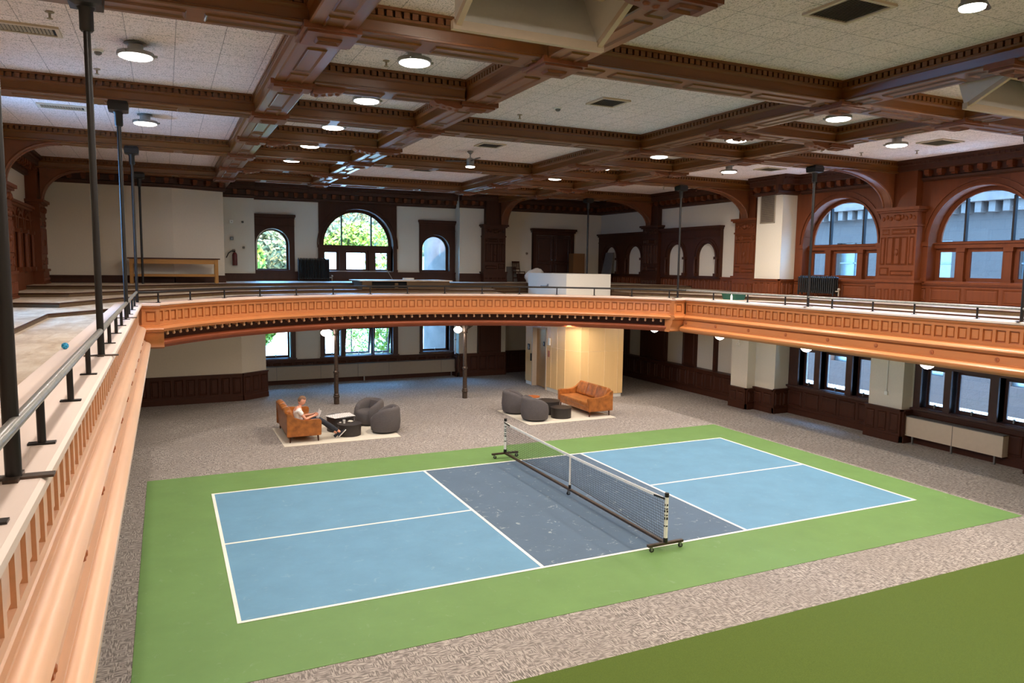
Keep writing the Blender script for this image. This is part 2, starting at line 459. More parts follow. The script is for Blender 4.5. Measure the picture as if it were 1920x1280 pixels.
# window groups -----------------------------------------------------------
WN = [0]
def window_group(mf, c, r, panes, sill=4.5, w_out=.2, deep=.3, surround=None, wood_='mahog', arch_div=.61, zl=(4.62, 5.3), spring=5.58):
    WN[0] += 1
    root = struct('window_%d' % WN[0], loc=mf(c, sill, 0))
    fr = MB()
    if surround:
        u0, u1, z0, z1 = surround
        pierced(fr, mf, u0, u1, z0, z1, [(c - r - .12, c + r + .12, sill, spring, True)], depth=deep, d0=-.05)
        for (a, b) in ((u0, u0), (u1, u1)): fr.quad(mf(a, z0, -.05), mf(a, z1, -.05), mf(a, z1, .05), mf(a, z0, .05))
    archband(fr, mf, c, spring, r + .12, r + .17, -.05, -.11)
    archband(fr, mf, c, spring, r + .28, r + .32, -.05, -.08)
    if surround:
        for s in (-1, 1):
            mbox(fr, mf, c + s * (r + .2) - .08, c + s * (r + .2) + .08, sill, spring - .02, -.1, -.05)
            mbox(fr, mf, c + s * (r + .2) - .11, c + s * (r + .2) + .11, spring - .12, spring, -.14, -.05)
            mbox(fr, mf, c + s * (r + .2) - .1, c + s * (r + .2) + .1, sill, sill + .1, -.13, -.05)
        for s in (-1, 1):                                    # spandrel triangles hinted by a moulded frame
            a = c + s * (r + .3); b = u0 if s < 0 else u1
    obj('casing', fr, wood_, root, world=True)
    sash = MB()
    ops = [(a, b, zl[0], zl[1], False) for a, b in panes] + [(c - r, c + r, spring, spring + .001, True)]
    pierced(sash, mf, c - r - .12, c + r + .12, sill, spring + r + .12, ops, depth=.05, d0=deep - .05)
    obj('sash_frame', sash, wood_, root, world=True)
    tr = MB(); mbox(tr, mf, c - r - .12, c + r + .12, zl[1] + .1, spring - .03, deep - .14, deep - .05)
    mbox(tr, mf, c - r - .12, c + r + .12, spring - .07, spring - .03, deep - .18, deep - .05)
    obj('transom', tr, wood_, root, world=True)
    for i in range(len(panes) - 1):
        m = (panes[i][1] + panes[i + 1][0]) / 2
        o = MB(); mbox(o, mf, m - .09, m + .09, sill, zl[1] + .1, deep - .15, deep - .04)
        mbox(o, mf, m - .12, m + .12, sill, sill + .09, deep - .18, deep - .04); mbox(o, mf, m - .12, m + .12, zl[1] + .0, zl[1] + .1, deep - .18, deep - .04)
        obj('mullion_post', o, wood_, root, world=True)
    for s in (-1, 1):
        o = MB(); mbox(o, mf, c + s * arch_div - .025, c + s * arch_div + .025, spring, spring + sqrt(r * r - arch_div ** 2), deep - .08, deep + .02)
        obj('glazing_bar', o, 'black', root, world=True)
    s_ = MB(); mbox(s_, mf, c - r - .15, c + r + .15, sill - .05, sill + .02, -.12, deep)
    obj('window_sill', s_, wood_, root, world=True)
    g = MB(); P = [mf(u, z, deep) for u, z in archpts(c, r, spring)]
    g.add(P, [tuple(range(len(P)))]); obj('glass_pane', g, 'glass', root, world=True)
    for a, b in panes:
        g = MB().quad(mf(a, zl[0], deep), mf(b, zl[0], deep), mf(b, zl[1], deep), mf(a, zl[1], deep)); obj('glass_pane', g, 'glass', root, world=True)
    return root

def window_small(mf, c, r, z0, spring, u0, u1, ztop, wood_='mahog'):
    WN[0] += 1
    root = struct('window_%d' % WN[0], loc=mf(c, z0, 0))
    fr = MB(); pierced(fr, mf, u0, u1, z0 - .1, ztop, [(c - r - .08, c + r + .08, z0, spring, True)], depth=.28, d0=-.05)
    mbox(fr, mf, u0 - .04, u1 + .04, ztop - .1, ztop, -.14, 0); mbox(fr, mf, u0 - .01, u1 + .01, ztop - .17, ztop - .1, -.09, 0)
    mbox(fr, mf, u0, u1, ztop - .45, ztop - .42, -.08, 0)
    for a in (u0, u1): fr.quad(mf(a, z0, -.05), mf(a, ztop, -.05), mf(a, ztop, .05), mf(a, z0, .05))
    archband(fr, mf, c, spring, r + .08, r + .13, -.05, -.1, leg=spring - z0)
    obj('casing', fr, wood_, root, world=True)
    s_ = MB(); archband(s_, mf, c, spring, r, r + .09, .25, .17, leg=spring - z0); mbox(s_, mf, c - r - .05, c + r + .05, z0 - .03, z0 + .05, .15, .27)
    obj('sash_frame', s_, wood_, root, world=True)
    A = archpts(c, r, spring); P = [mf(c - r, z0, .22)] + [mf(u, z, .22) for u, z in A] + [mf(c + r, z0, .22)]
    obj('glass_pane', MB().add(P, [tuple(range(len(P)))]), 'glass', root, world=True)
    return root

def window_low(mf, lights, z0, z1, u0, u1, zt, wood_='blind', opened=(), tilt=.28):
    """lower storey group: one casing, one sash and pane for each light"""
    WN[0] += 1
    root = struct('window_%d' % WN[0], loc=mf((u0 + u1) / 2, z0, 0))
    fr = MB(); pierced(fr, mf, u0, u1, z0 - .16, zt, [(a - .1, b + .1, z0 - .08, z1 + .1, False) for a, b in lights], depth=.3, d0=-.06)
    for a in (u0, u1): fr.quad(mf(a, z0 - .16, -.06), mf(a, zt, -.06), mf(a, zt, .02), mf(a, z0 - .16, .02))
    obj('casing', fr, wood_, root, world=True)
    s_ = MB(); mbox(s_, mf, u0 - .03, u1 + .03, z0 - .16, z0 - .1, -.14, .2); obj('window_sill', s_, wood_, root, world=True)
    for i, (a, b) in enumerate(lights):
        s = MB(); t = tilt if i in opened else 0
        q = lambda u, z, d: mf(u, z, d + .2 + (t * (z1 - z) / (z1 - z0) if t else 0))
        for (x0, x1, za, zb) in ((a - .08, a, z0 - .08, z1 + .08), (b, b + .08, z0 - .08, z1 + .08), (a, b, z0 - .08, z0), (a, b, z1, z1 + .08)):
            vs = [q(u, z, d) for d in (-.02, .03) for z in (za, zb) for u in (x0, x1)]
            s.add(vs, [(0, 2, 3, 1), (4, 5, 7, 6), (0, 1, 5, 4), (2, 6, 7, 3), (0, 4, 6, 2), (1, 3, 7, 5)])
        so = obj('sash_frame', s, wood_, root, world=True)
        if t:                                                # hopper sash: fixed frame stays behind
            s2 = MB()
            for (x0, x1, za, zb) in ((a - .1, a - .06, z0 - .08, z1 + .1), (b + .06, b + .1, z0 - .08, z1 + .1), (a - .1, b + .1, z0 - .1, z0 - .06)):
                mbox(s2, mf, x0, x1, za, zb, .12, .22)
            obj('fixed_frame', s2, wood_, root, world=True)
        obj('glass_pane', MB().quad(q(a, z0, 0), q(b, z0, 0), q(b, z1, 0), q(a, z1, 0)), 'glass', root, world=True)
        hd = MB(); mbox(hd, mf, (a + b) / 2 - .015, (a + b) / 2 + .015, z0 - .06, z0 + .05, .08, .14); obj('window_latch', hd, 'metal', root, world=True)
    return root

# back wall ---------------------------------------------------------------
wb = MB()
pierced(wb, mapB, -4.35, 3.92, 0, ZC, [(-4.2, -3.0, 4.5, 5.5, True), (-1.74, 1.16, 4.5, 5.55, True), (2.42, 3.64, 4.5, 5.44, True)] +
        [(a - .1, b + .1, 1.04, 2.4, False) for a, b in ((-4.05, -3.1), (-1.62, -1.1), (-.75, .2), (.45, 1.04), (2.54, 3.56))], depth=.35)
pierced(wb, mapB, 3.92, XR, 0, ZC, [], reveal=False)
wb.box(3.92, 6.1, 16.45, YB, 0, ZC)
wb.box(-5.9, -4.32, 16.6, YB + .1, 3.5, ZC)
struct('wall_back', wb, 'wall')
window_small(mapB, -3.63, .54, 4.52, 5.5, -4.32, -2.8, 6.66)
window_group(mapB, -.29, 1.33, [(-1.58, -1.12), (-.71, .08), (.5, .98)], 4.46, surround=(-1.86, 1.32, 4.4, 7.22), arch_div=.61, zl=(4.57, 5.24), spring=5.54)
window_small(mapB, 3.02, .53, 4.52, 5.44, 2.3, 3.9, 6.66)
window_low(mapB, [(-4.05, -3.1)], 1.14, 2.3, -4.3, -2.82, 2.75)
window_low(mapB, [(-1.62, -1.12), (-.75, .2), (.45, 1.04)], 1.14, 2.12, -1.85, 1.36, 2.75, opened=(1, 2))
window_low(mapB, [(2.54, 3.56)], 1.18, 2.3, 2.33, 3.85, 2.75)

# right wall --------------------------------------------------------------
wr = MB()
lowR = [(4.22, 4.68), (3.0, 3.8), (2.13, 2.58), (-.17, .3), (-1.38, -.56), (-2.27, -1.8), (-4.8, -4.35), (-6.0, -5.2), (-6.9, -6.45)]
pierced(wr, mapR, YN, 5.2, 0, ZC, [(a - .1, b + .1, .95, 2.3, False) for a, b in lowR] +
        [(1.97, 4.87, 4.5, 5.58, True), (-2.42, .51, 4.5, 5.58, True), (-7.1, -4.17, 4.5, 5.58, True)], depth=.35)
wr.box(10.8, XR + .05, 5.2, 6.35, 0, ZC)
wr.box(XRF, XR + .1, 6.3, YB, 0, ZC)
wr.box(10.45, XRF + .05, 6.1, 6.9, 0, 2.75)
struct('wall_right', wr, 'wall')
window_group(mapR, 3.42, 1.27, [(2.18, 2.62), (3.0, 3.8), (4.2, 4.66)], 4.5, surround=(1.4, 5.18, 4.45, 7.3), wood_='mahog_r')
window_group(mapR, -.95, 1.27, [(-2.19, -1.75), (-1.35, -.53), (-.12, .33)], 4.5, surround=(-2.9, .9, 4.45, 7.3), wood_='mahog_r')
window_group(mapR, -5.63, 1.27, [(-6.87, -6.43), (-6.03, -5.21), (-4.8, -4.35)], 4.5, surround=(-7.4, -3.8, 4.45, 7.3), wood_='mahog_r')
window_low(mapR, [(4.22, 4.68), (3.0, 3.8), (2.13, 2.58)], 1.06, 2.1, 1.75, 5.18, 2.75)
window_low(mapR, [(-.17, .3), (-1.38, -.56), (-2.27, -1.8)], 1.1, 2.06, -2.6, .6, 2.75)
window_low(mapR, [(-4.8, -4.35), (-6.0, -5.2), (-6.9, -6.45)], 1.1, 2.06, -7.1, -4.0, 2.75)

# left wall, near wall, nook ----------------------------------------------
wl_ = MB()
pierced(wl_, mapL, YN, 14, 0, ZC, [(c - 1.45, c + 1.45, 4.5, 5.58, True) for c in (3.22,)], depth=.35)
struct('wall_left', wl_, 'wall')
for c in (3.22,): window_group(mapL, c, 1.27, [(c - 1.24, c - .8), (c - .4, c + .4), (c + .8, c + 1.24)], 4.5, surround=(c - 1.8, c + 1.8, 4.45, 7.3), wood_='mahog_r')
struct('wall_near', MB().box(XL - .2, XR + .2, YN - .2, YN, 0, ZC), 'wall')
nk = MB().prism([(XL - .1, 13.9, 0), (-5.11, 13.98, 0), (-4.24, 14.56, 0), (-4.2, YB + .1, 0), (XL - .1, YB + .1, 0)], 0, (0, 0, 2.75))
nk.prism([(XL - .1, 13.9, 2.75), (-7.15, 13.9, 2.75), (-5.55, 14.5, 2.75), (-5.5, YB + .1, 2.75), (XL - .1, YB + .1, 2.75)], 0, (0, 0, ZC - 2.75))
struct('wall_nook', nk, 'wall')

# balcony slab and stepped gallery floor ------------------------------------
AX, AY, ARC = 0.0, 2.34, 8.71           # plan circle of the curved balcony front
def arc_y(x): return AY + sqrt(ARC * ARC - x * x)
HX, HY = 7.95, 6.45
pts = [(-7.55 + 15.1 * i / 60) for i in range(61)]
def deck(mb, front, z, back=YB, riser=.1, under=None):
    for (x0, y0), (x1, y1) in zip(front[:-1], front[1:]):
        if abs(x1 - x0) > 1e-4: mb.quad((x0, y0, z), (x1, y1, z), (x1, back, z), (x0, back, z))
        if riser: mb.quad((x0, y0, z), (x1, y1, z), (x1, y1, z - riser), (x0, y0, z - riser))
        if under is not None and abs(x1 - x0) > 1e-4: mb.quad((x0, y0, under), (x1, y1, under), (x1, back, under), (x0, back, under))
    return mb
slab = MB()
arcf = [(x, arc_y(x) + .25) for x in pts]
front0 = [(XL, YN), (-8.2, YN), (-8.2, HY + .2), (-7.55, HY + .2)] + arcf + [(7.55, HY + .2), (8.2, HY + .2), (8.2, YN), (XR, YN)]
deck(slab, front0, 3.7, riser=0)
struct('floor_gallery', slab, 'boards')
struct('ceiling_lower', deck(MB(), front0, 2.76, riser=0), 'wall')
T1 = [(XL, YN), (-9.47, YN), (-9.47, 3.3), (-8.35, 5.0), (-7.9, 7.5), (-5.4, 10.9), (-2.5, 12.1), (0, 12.3), (2.5, 12.1), (3.9, 11.7), (4.2, 13.9), (7.8, 13.9), (7.8, 9.0), (7.95, 7.8), (8.6, 5.5), (9.5, 3.6), (9.5, YN), (XR, YN)]
T2 = [(XL, 5.9), (-9.5, 5.3), (-8.4, 7.9), (-5.6, 11.6), (-2.6, 12.8), (0, 13.0), (2.6, 12.8), (3.9, 12.5), (4.3, 13.95), (7.8, 13.95), (7.8, 9.4), (8.6, 8.3), (9.8, 5.5), (10.3, 3.5), (10.3, YN), (XR, YN)]
T3 = [(XL, 8.2), (-9.6, 8.1), (-8.5, 9.5), (-5.6, 12.3), (-2.6, 13.5), (0, 13.7), (2.6, 13.5), (4.0, 13.2), (4.4, 14.0), (7.8, 14.0), (7.8, 10.4), (8.6, 9.4), (XR, 7.4)]
T4 = [(XL, 10.75), (-8.6, 10.7), (-5.6, 13.1), (-2.6, 14.2), (0, 14.4), (2.6, 14.2), (4.4, 14.1), (7.8, 14.1), (7.8, 12), (8.6, 11.5), (XR, 10)]
for k, T in enumerate((T1, T2, T3, T4)):
    z = 3.78 + .105 * k if k < 4 else 0
    root = struct('floor_tier', loc=(T[0][0], 10, z - .1))
    a = MB(); deck(a, T, z, riser=0); obj('tread', a, 'boards', root, world=True)
    b = MB()
    for (x0, y0), (x1, y1) in zip(T[:-1], T[1:]):
        b.quad((x0, y0 + .015, z - .02), (x1, y1 + .015, z - .02), (x1, y1 + .015, z - .11), (x0, y0 + .015, z - .11))
    obj('riser', b, 'riser', root, world=True)
    e = MB()
    for (x0, y0), (x1, y1) in zip(T[:-1], T[1:]):
        if (x1 - x0) or (y1 - y0): e.tube((x0, y0, z - .012), (x1, y1, z - .012), .014, 6)
    obj('nosing', e, 'mahog', root, world=True)

# ------------------------------------------------------------------ balcony fronts
cap_p = [(-.53, 3.70), (-.53, 3.785), (-.515, 3.80), (.03, 3.80), (.05, 3.785), (.05, 3.745), (.035, 3.735)]
mid_p = [(-.3, 3.74), (.02, 3.74), (.02, 3.70), (.0, 3.69), (-.02, 3.665), (-.035, 3.655), (-.075, 3.65), (-.075, 3.29), (-.035, 3.285), (-.02, 3.275), (.0, 3.27), (.0, 3.25), (-.3, 3.25)]
tor_p = [(-.3, 3.252), (.03, 3.25), (.07, 3.235), (.11, 3.21), (.125, 3.18), (.115, 3.15), (.09, 3.13), (.09, 3.115), (.0, 3.105), (-.3, 3.105)]
fri_p = [(-.3, 3.106), (.02, 3.106), (.06, 3.07), (.065, 2.92), (.1, 2.91), (.1, 2.885), (-.3, 2.885)]
low_p = [(-.4, 2.886), (.12, 2.885), (.17, 2.865), (.205, 2.83), (.21, 2.79), (.195, 2.75), (.16, 2.72), (.12, 2.715), (.11, 2.695), (-.4, 2.695)]
def face_panels(mb, fn, n, w, gap=.068):
    """fn(u, d, z) -> point; n bays of width w: rails, stiles and raised fields with real grooves"""
    def bx(u0, u1, d0, d1, z0, z1, seg=1):
        vs = [fn(u, d, z) for z in (z0, z1) for d in (d0, d1) for u in (u0, u1)]
        mb.add(vs, [(0, 2, 3, 1), (4, 5, 7, 6), (0, 1, 5, 4), (2, 6, 7, 3), (0, 4, 6, 2), (1, 3, 7, 5)])
    for i in range(n):
        a = i * w; b = a + w
        bx(a, b, -.08, -.03, 3.285, 3.345); bx(a, b, -.08, -.03, 3.6, 3.655)
        bx(a, a + gap / 2, -.08, -.03, 3.345, 3.6); bx(b - gap / 2, b, -.08, -.03, 3.345, 3.6)
        u0, u1, z0, z1 = a + gap / 2 + .022, b - gap / 2 - .022, 3.367, 3.578
        L = [fn(u0, -.075, z0), fn(u1, -.075, z0), fn(u1, -.075, z1), fn(u0, -.075, z1), fn(u0 + .016, -.045, z0 + .016), fn(u1 - .016, -.045, z0 + .016), fn(u1 - .016, -.045, z1 - .016), fn(u0 + .016, -.045, z1 - .016)]
        mb.add(L, [(0, 1, 5, 4), (1, 2, 6, 5), (2, 3, 7, 6), (3, 0, 4, 7), (4, 5, 6, 7)])
def front_straight(s, y0, y1, label, ap):
    """s = -1 left balcony (faces +x), +1 right balcony (faces -x)"""
    root = thing('balcony_front', label, 'balcony', (s * 8.0, (y0 + y1) / 2, 2.69))
    n = 40; P = [(s * 8.0, y0 + (y1 - y0) * i / n, -s, 0) for i in range(n + 1)]
    obj('cap_rail', MB().sweep(P, cap_p), 'cap', root, world=True)
    pm = MB().sweep(P, mid_p); k_ = int((y1 - y0) / .27)
    face_panels(pm, lambda u, d, z: (s * (8.0 - d), y0 + u, z), k_, (y1 - y0) / k_)
    fm = 'fas_lit' if s < 0 else 'fas_y'
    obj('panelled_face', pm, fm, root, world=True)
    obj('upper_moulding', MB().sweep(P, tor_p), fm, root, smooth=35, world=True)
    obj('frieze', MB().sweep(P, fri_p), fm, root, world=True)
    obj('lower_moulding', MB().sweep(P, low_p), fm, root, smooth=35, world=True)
    y = 6.3
    while y > y0 + .3:
        r = MB(); x = s * (8.0 - .063)
        r.tube((x, y, 3.0), (x - s * .014, y, 3.0), .052, 20, .046); r.tube((x - s * .014, y, 3.0), (x - s * .024, y, 3.0), .026, 14, .015)
        obj('rosette', r, 'rosette', root, smooth=35, world=True); y -= 1.43
    return root
front_straight(-1, YN + .2, HY, 'long straight balcony front down the left, pale cap and narrow raised panels', 1)
front_straight(1, YN + .2, HY, 'long straight orange oak balcony front on the right with round rosettes', 1)

cf = thing('balcony_front', 'curved orange oak balcony front across the far end, rows of square panels', 'balcony', (0, AY + ARC, 2.69))
a0 = math.asin(7.6 / ARC)
NA = 96
def arc_path(R, n=NA, ends=True, a=None):
    a = a0 if a is None else a
    out = []
    for i in range(n + 1):
        t = -a + 2 * a * i / n
        out.append((AX + R * sin(t), AY + R * cos(t), -sin(t), -cos(t)))
    return out
AP = arc_path(ARC)
pier = lambda s: [(s * 8.06, HY, 0, -1), (s * 7.58, HY, 0, -1)]
PL = [(-8.06, HY, 0, -1), (-7.62, HY, .0, -1)]
cmb = MB().sweep(AP, cap_p); 
for s in (-1, 1): cmb.sweep([(s * 8.5, HY, 0, -1), (s * 7.56, HY, 0, -1)], cap_p)
obj('cap_rail', cmb, 'capx', cf, world=True)
pm = MB().sweep(AP, mid_p)
for s in (-1, 1): pm.sweep([(s * 8.06, HY, 0, -1), (s * 7.58, HY, 0, -1)], mid_p)
face_panels(pm, lambda u, d, z: (-7.97 + u, HY - d, z), 1, .39, .16)
face_panels(pm, lambda u, d, z: (7.58 + u, HY - d, z), 1, .39, .16)
Lc = 2 * a0 * ARC; npan = int(Lc / .27)
face_panels(pm, lambda u, d, z: (AX + (ARC - d) * sin(-a0 + u / ARC), AY + (ARC - d) * cos(-a0 + u / ARC), z), npan, Lc / npan)
obj('panelled_face', pm, 'fas_x', cf, world=True)
tm = MB().sweep(AP, tor_p)
for s in (-1, 1): tm.sweep([(s * 8.06, HY, 0, -1), (s * 7.5, HY, 0, -1)], tor_p)
obj('upper_moulding', tm, 'fas_x', cf, smooth=35, world=True)
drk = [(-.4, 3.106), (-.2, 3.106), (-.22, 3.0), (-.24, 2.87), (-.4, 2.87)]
obj('shadow_frieze', MB().sweep(AP, drk), 'mahog', cf, world=True)  # dark wood colour deepens the shadow in this recess
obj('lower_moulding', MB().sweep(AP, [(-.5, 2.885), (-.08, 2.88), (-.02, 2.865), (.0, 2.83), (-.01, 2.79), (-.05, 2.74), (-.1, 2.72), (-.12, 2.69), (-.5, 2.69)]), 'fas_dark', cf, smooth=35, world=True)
bl = MB(); nb = int(Lc / .27)
balls = []
for i in range(nb):
    t = -a0 + (i + .5) * 2 * a0 / nb; n = Vector((-sin(t), -cos(t), 0)); c = Vector((AX + ARC * sin(t), AY + ARC * cos(t), 3.03)) + n * -.04
    b = MB().sphere(c, .038, 12, 8, 1, 1, 1); b.obox(c - n * .06 + Vector((0, 0, .045)), n * .08, Vector((-n.y, n.x, 0)) * .022, (0, 0, .025))
    obj('bead', b, 'bead', cf, smooth=40, world=True)
for s in (-1, 1):                                     # bracket under each end pier
    b = MB(); X0, X1 = s * 8.06, s * 7.5
    b.sweep([(X0, HY + .0, 0, -1), (X1, HY + .0, 0, -1)], [(-.4, 3.106), (.0, 3.1), (-.02, 2.98), (-.1, 2.88), (-.12, 2.8), (-.1, 2.74), (-.2, 2.69), (-.4, 2.69)])
    obj('pier_bracket', b, 'fas_x', cf, smooth=40, world=True)

# handrails ----------------------------------------------------------------
def rail_thing(label, pathpts, posts, rm='pipe'):
    root = thing('handrail', label, 'railing', (posts[0][0], posts[0][1], 3.8))
    obj('top_rail', MB().path(pathpts, .03, 14), rm, root, smooth=50, world=True)
    for (x, y, dx, dy) in posts:
        p = MB().tube((x, y, 3.8), (x, y, 4.04), .021, 12)
        p.obox((x, y, 3.806), Vector((dx, dy, 0)) * .065, Vector((-dy, dx, 0)) * .028, (0, 0, .005))
        obj('post', p, 'black', root, smooth=50, world=True)
ys = [-9.8 + 0 * k for k in range(0)]
yl = [y for y in [-8.45 + 1.36 * k for k in range(-5, 11)] if y < 6.2 and abs(y + 4.36) > .3]
rail_thing('pipe handrail, glare in its grey tone, on black posts down the left balcony cap, nearest the camera', [(-8.06, YN + .3, 4.06), (-8.06, 6.5, 4.06)], [(-8.06, y, 1, 0) for y in yl])
yr = [3.66 + 1.5, 3.66, 2.2, .61, -.6, -1.7, -3.15, -4.5, -5.9, -7.3]
rail_thing('thin black handrail standing on the right balcony cap', [(8.06, YN + .3, 4.06), (8.06, 6.5, 4.06)], [(8.06, y, 1, 0) for y in yr])
RP = ARC + .1
ap = arc_path(RP, 48)
na_ = 14
rail_thing('thin black handrail following the curved balcony front', [(-8.06, 6.5, 4.06)] + [(x, y, 4.06) for x, y, _, _ in ap] + [(8.06, 6.5, 4.06)],
           [(RP * sin(t), AY + RP * cos(t), cos(t), -sin(t)) for t in [-a0 + .02 + (2 * a0 - .04) * i / na_ for i in range(na_ + 1)]], 'black')

# hanger rods ----------------------------------------------------------------
def rod(x, y, zb, label, zt=7.49):
    root = thing('hanger_rod', label, 'hanger rod', (x, y, zb))
    obj('rod', MB().tube((0, 0, 0), (0, 0, zt - zb - .2), .034, 14), 'black', root, smooth=50)
    t = zt - zb
    obj('ceiling_bracket', MB().add([(sx * a, sy * a, z) for (a, z) in ((.09, t - .19), (.15, t - .17), (.16, t - .06), (.13, t)) for sx, sy in ((-1, -1), (1, -1), (1, 1), (-1, 1))],
        [(0, 1, 2, 3), (12, 15, 14, 13)] + [(i * 4 + k, i * 4 + (k + 1) % 4, (i + 1) * 4 + (k + 1) % 4, (i + 1) * 4 + k) for i in range(3) for k in range(4)]), 'black', root)
    obj('collar', MB().lathe([(.05, t - .42), (.065, t - .4), (.065, t - .22), (.085, t - .19), (.09, t - .17)], n=14), 'black', root, smooth=40)
    obj('foot_plate', MB().box(-.16, .16, -.035, .035, 0, .012).box(-.03, .03, -.09, .09, 0, .016), 'iron', root)
rod(-8.08, -9.15, 3.8, 'black hanger rod at the far left edge, nearest the camera')
rod(-8.06, -4.3, 3.8, 'tall black hanger rod on the left balcony cap, second nearest')
rod(-8.06, 1.45, 3.8, 'black hanger rod on the left balcony, third from the camera')
rod(-8.06, 6.95, 3.78, 'black hanger rod by the left corner of the curved balcony')
rod(-8.06, 12.6, 4.0, 'farthest left black hanger rod in front of the plain nook wall')
rod(8.06, -4.05, 3.8, 'black hanger rod cut by the right edge of the photo')
rod(8.06, 1.4, 3.8, 'black hanger rod in front of the right arched window')
rod(8.06, 6.95, 3.8, 'black hanger rod at the right corner of the curved balcony')
rod(7.9, 12.6, 4.0, 'black hanger rod near the far right corner behind the white box')

# ------------------------------------------------------------------ coffered ceiling beams
BW, ZB = .31, 7.475
bprof = [(.31, ZC + .02), (.31, 7.765), (.235, 7.76), (.235, 7.69), (.30, 7.685), (.30, 7.655), (.265, 7.63), (.25, 7.52), (.275, 7.51), (.275, 7.485), (.255, ZB)]
full = [(d, z) for d, z in bprof] + [(-d, z) for d, z in reversed(bprof)]
XB = [-5.6, -2.58, 2.79, 5.84]
YBm = [-15.12, -9.55, -3.98, 1.59, 7.16, 12.87]
YBi = [-12.33, -6.77, -1.2, 4.38, 9.95]
TN = [0]
def beam(axis, c, a, b, dent=True, scale=1.0):
    TN[0] += 1
    root = struct('trim_%d' % TN[0], loc=((c, (a + b) / 2, ZC) if axis == 'y' else ((a + b) / 2, c, ZC)))
    pr = [(d * scale, z) for d, z in full]
    P = [(c, a, 1, 0), (c, b, 1, 0)] if axis == 'y' else [(a, c, 0, 1), (b, c, 0, 1)]
    m = MB().sweep(P, pr)
    L = b - a; n = max(1, round(L / 1.35)); w = L / n       # soffit panels
    for i in range(n):
        s = a + i * w + .09; e = w - .18
        if axis == 'y': m.panel((c - .13, s, ZB), (0, 1, 0), (1, 0, 0), (0, 0, -1), e, .26, .04, .02, False)
        else: m.panel((s, c - .13, ZB), (1, 0, 0), (0, 1, 0), (0, 0, -1), e, .26, .04, .02, False)
    obj('beam', m, 'beam_' + axis, root, world=True)
    if dent:
        d_ = MB(); n = int(L / .105)
        for s in (-1, 1):
            for i in range(n):
                t = a + (i + .5) * L / n
                lo, hi = (c + .235, c + .3) if s > 0 else (c - .3, c - .235)
                if axis == 'y': d_.box(lo, hi, t - .036, t + .036, 7.69, 7.762)
                else: d_.box(t - .036, t + .036, lo, hi, 7.69, 7.762)
        obj('dentil_row', d_, 'beam_' + axis, root, world=True)
    return root
roots = {}
for i, x in enumerate(XB):
    roots[x] = beam('y', x, YN, YB if i in (0, 3) else YBm[-1])
for y in YBm: beam('x', y, XL, XR)
for y in YBi:
    beam('x', y, XB[0] + .3, XB[1] - .3); beam('x', y, XB[2] + .3, XB[3] - .3)
for x in XB:                                           # boss blocks at the crossings
    for y in YBm + YBi:
        b = MB(); b.box(x - .33, x + .33, y - .33, y + .33, ZB - .05, ZB + .03) if y in YBm else b.box(x - .33, x + .33, y - .2, y + .2, ZB - .045, ZB + .03)
        b.box(x - .28, x + .28, y - (.28 if y in YBm else .16), y + (.28 if y in YBm else .16), ZB - .075, ZB - .04)
        b.panel((x - .15, y - .1, ZB - .076), (1, 0, 0), (0, 1, 0), (0, 0, -1), .3, .2, .05, .03, False)
        obj('crossing_block', b, 'beam_o', roots[x], world=True)
    for y in YBi:                                      # carved scroll consoles
        s = 1 if x in (XB[0], XB[2]) else -1
        c = MB(); prof = [(0, 0), (0, -.10), (.1, -.115), (.2, -.09), (.28, -.085), (.36, -.06), (.42, -.07), (.47, -.045), (.5, 0)]
        c.prism([(x + s * (.3 + u), y - .13, ZB + w) for u, w in prof], 0, (0, .26, 0))
        for k in range(4): c.sphere((x + s * (.36 + .11 * k), y, ZB - .1 + .018 * k), .045, 10, 6)
        obj('scroll_console', c, 'beam_o', roots[x], smooth=30, world=True)

# wall cornice -----------------------------------------------------------------
corn = [(0, ZC), (.42, ZC), (.42, 7.74), (.38, 7.72), (.38, 7.66), (.34, 7.64), (.33, 7.52), (.3, 7.5), (.12, 7.49), (.1, 7.32), (.14, 7.3), (.12, 7.24), (.06, 7.2), (0, 7.19)]
def cornice(path, label_axis='x'):
    TN[0] += 1
    (x0, y0), (x1, y1) = path[0], path[1]
    d = Vector((x1 - x0, y1 - y0, 0)); L = d.length; d.normalize(); n = Vector((-d.y, d.x, 0))
    root = struct('trim_%d' % TN[0], loc=((x0 + x1) / 2, (y0 + y1) / 2, 7.2))
    obj('cornice', MB().sweep([(x0, y0, n.x, n.y), (x1, y1, n.x, n.y)], corn), 'mahog', root, world=True)
    m = MB(); k = int(L / .36)
    for i in range(k):
        c = Vector((x0, y0, 0)) + d * ((i + .5) * L / k) + n * .2
        m.obox((c.x, c.y, 7.43), d * .07, n * .1, (0, 0, .06)); m.obox((c.x, c.y, 7.35), d * .055, n * .06, (0, 0, .03))
    obj('modillion_row', m, 'mahog_r', root, world=True)
    dm = MB(); k = int(L / .13)
    for i in range(k):
        c = Vector((x0, y0, 0)) + d * ((i + .5) * L / k) + n * .37
        dm.obox((c.x, c.y, 7.69), d * .03, n * .025, (0, 0, .03))
    obj('dentil_row', dm, 'mahog', root, world=True)
cornice([(XR, YN), (XR, 5.0)]); cornice([(10.85, 5.1), (10.85, 6.45)]); cornice([(XR, 5.2), (10.45, 5.2)]); cornice([(XRF, 6.3), (XRF, YB)])
cornice([(XR, YB), (6.0, YB)]); cornice([(6.1, 16.5), (3.9, 16.5)]); cornice([(4.0, YB), (-4.4, YB)]); cornice([(-4.3, 16.65), (-5.7, 16.65)])
cornice([(-5.5, 14.52), (-7.16, 13.92)]); cornice([(-7.1, 13.92), (XL, 13.92)]); cornice([(XL, 14), (XL, YN)])

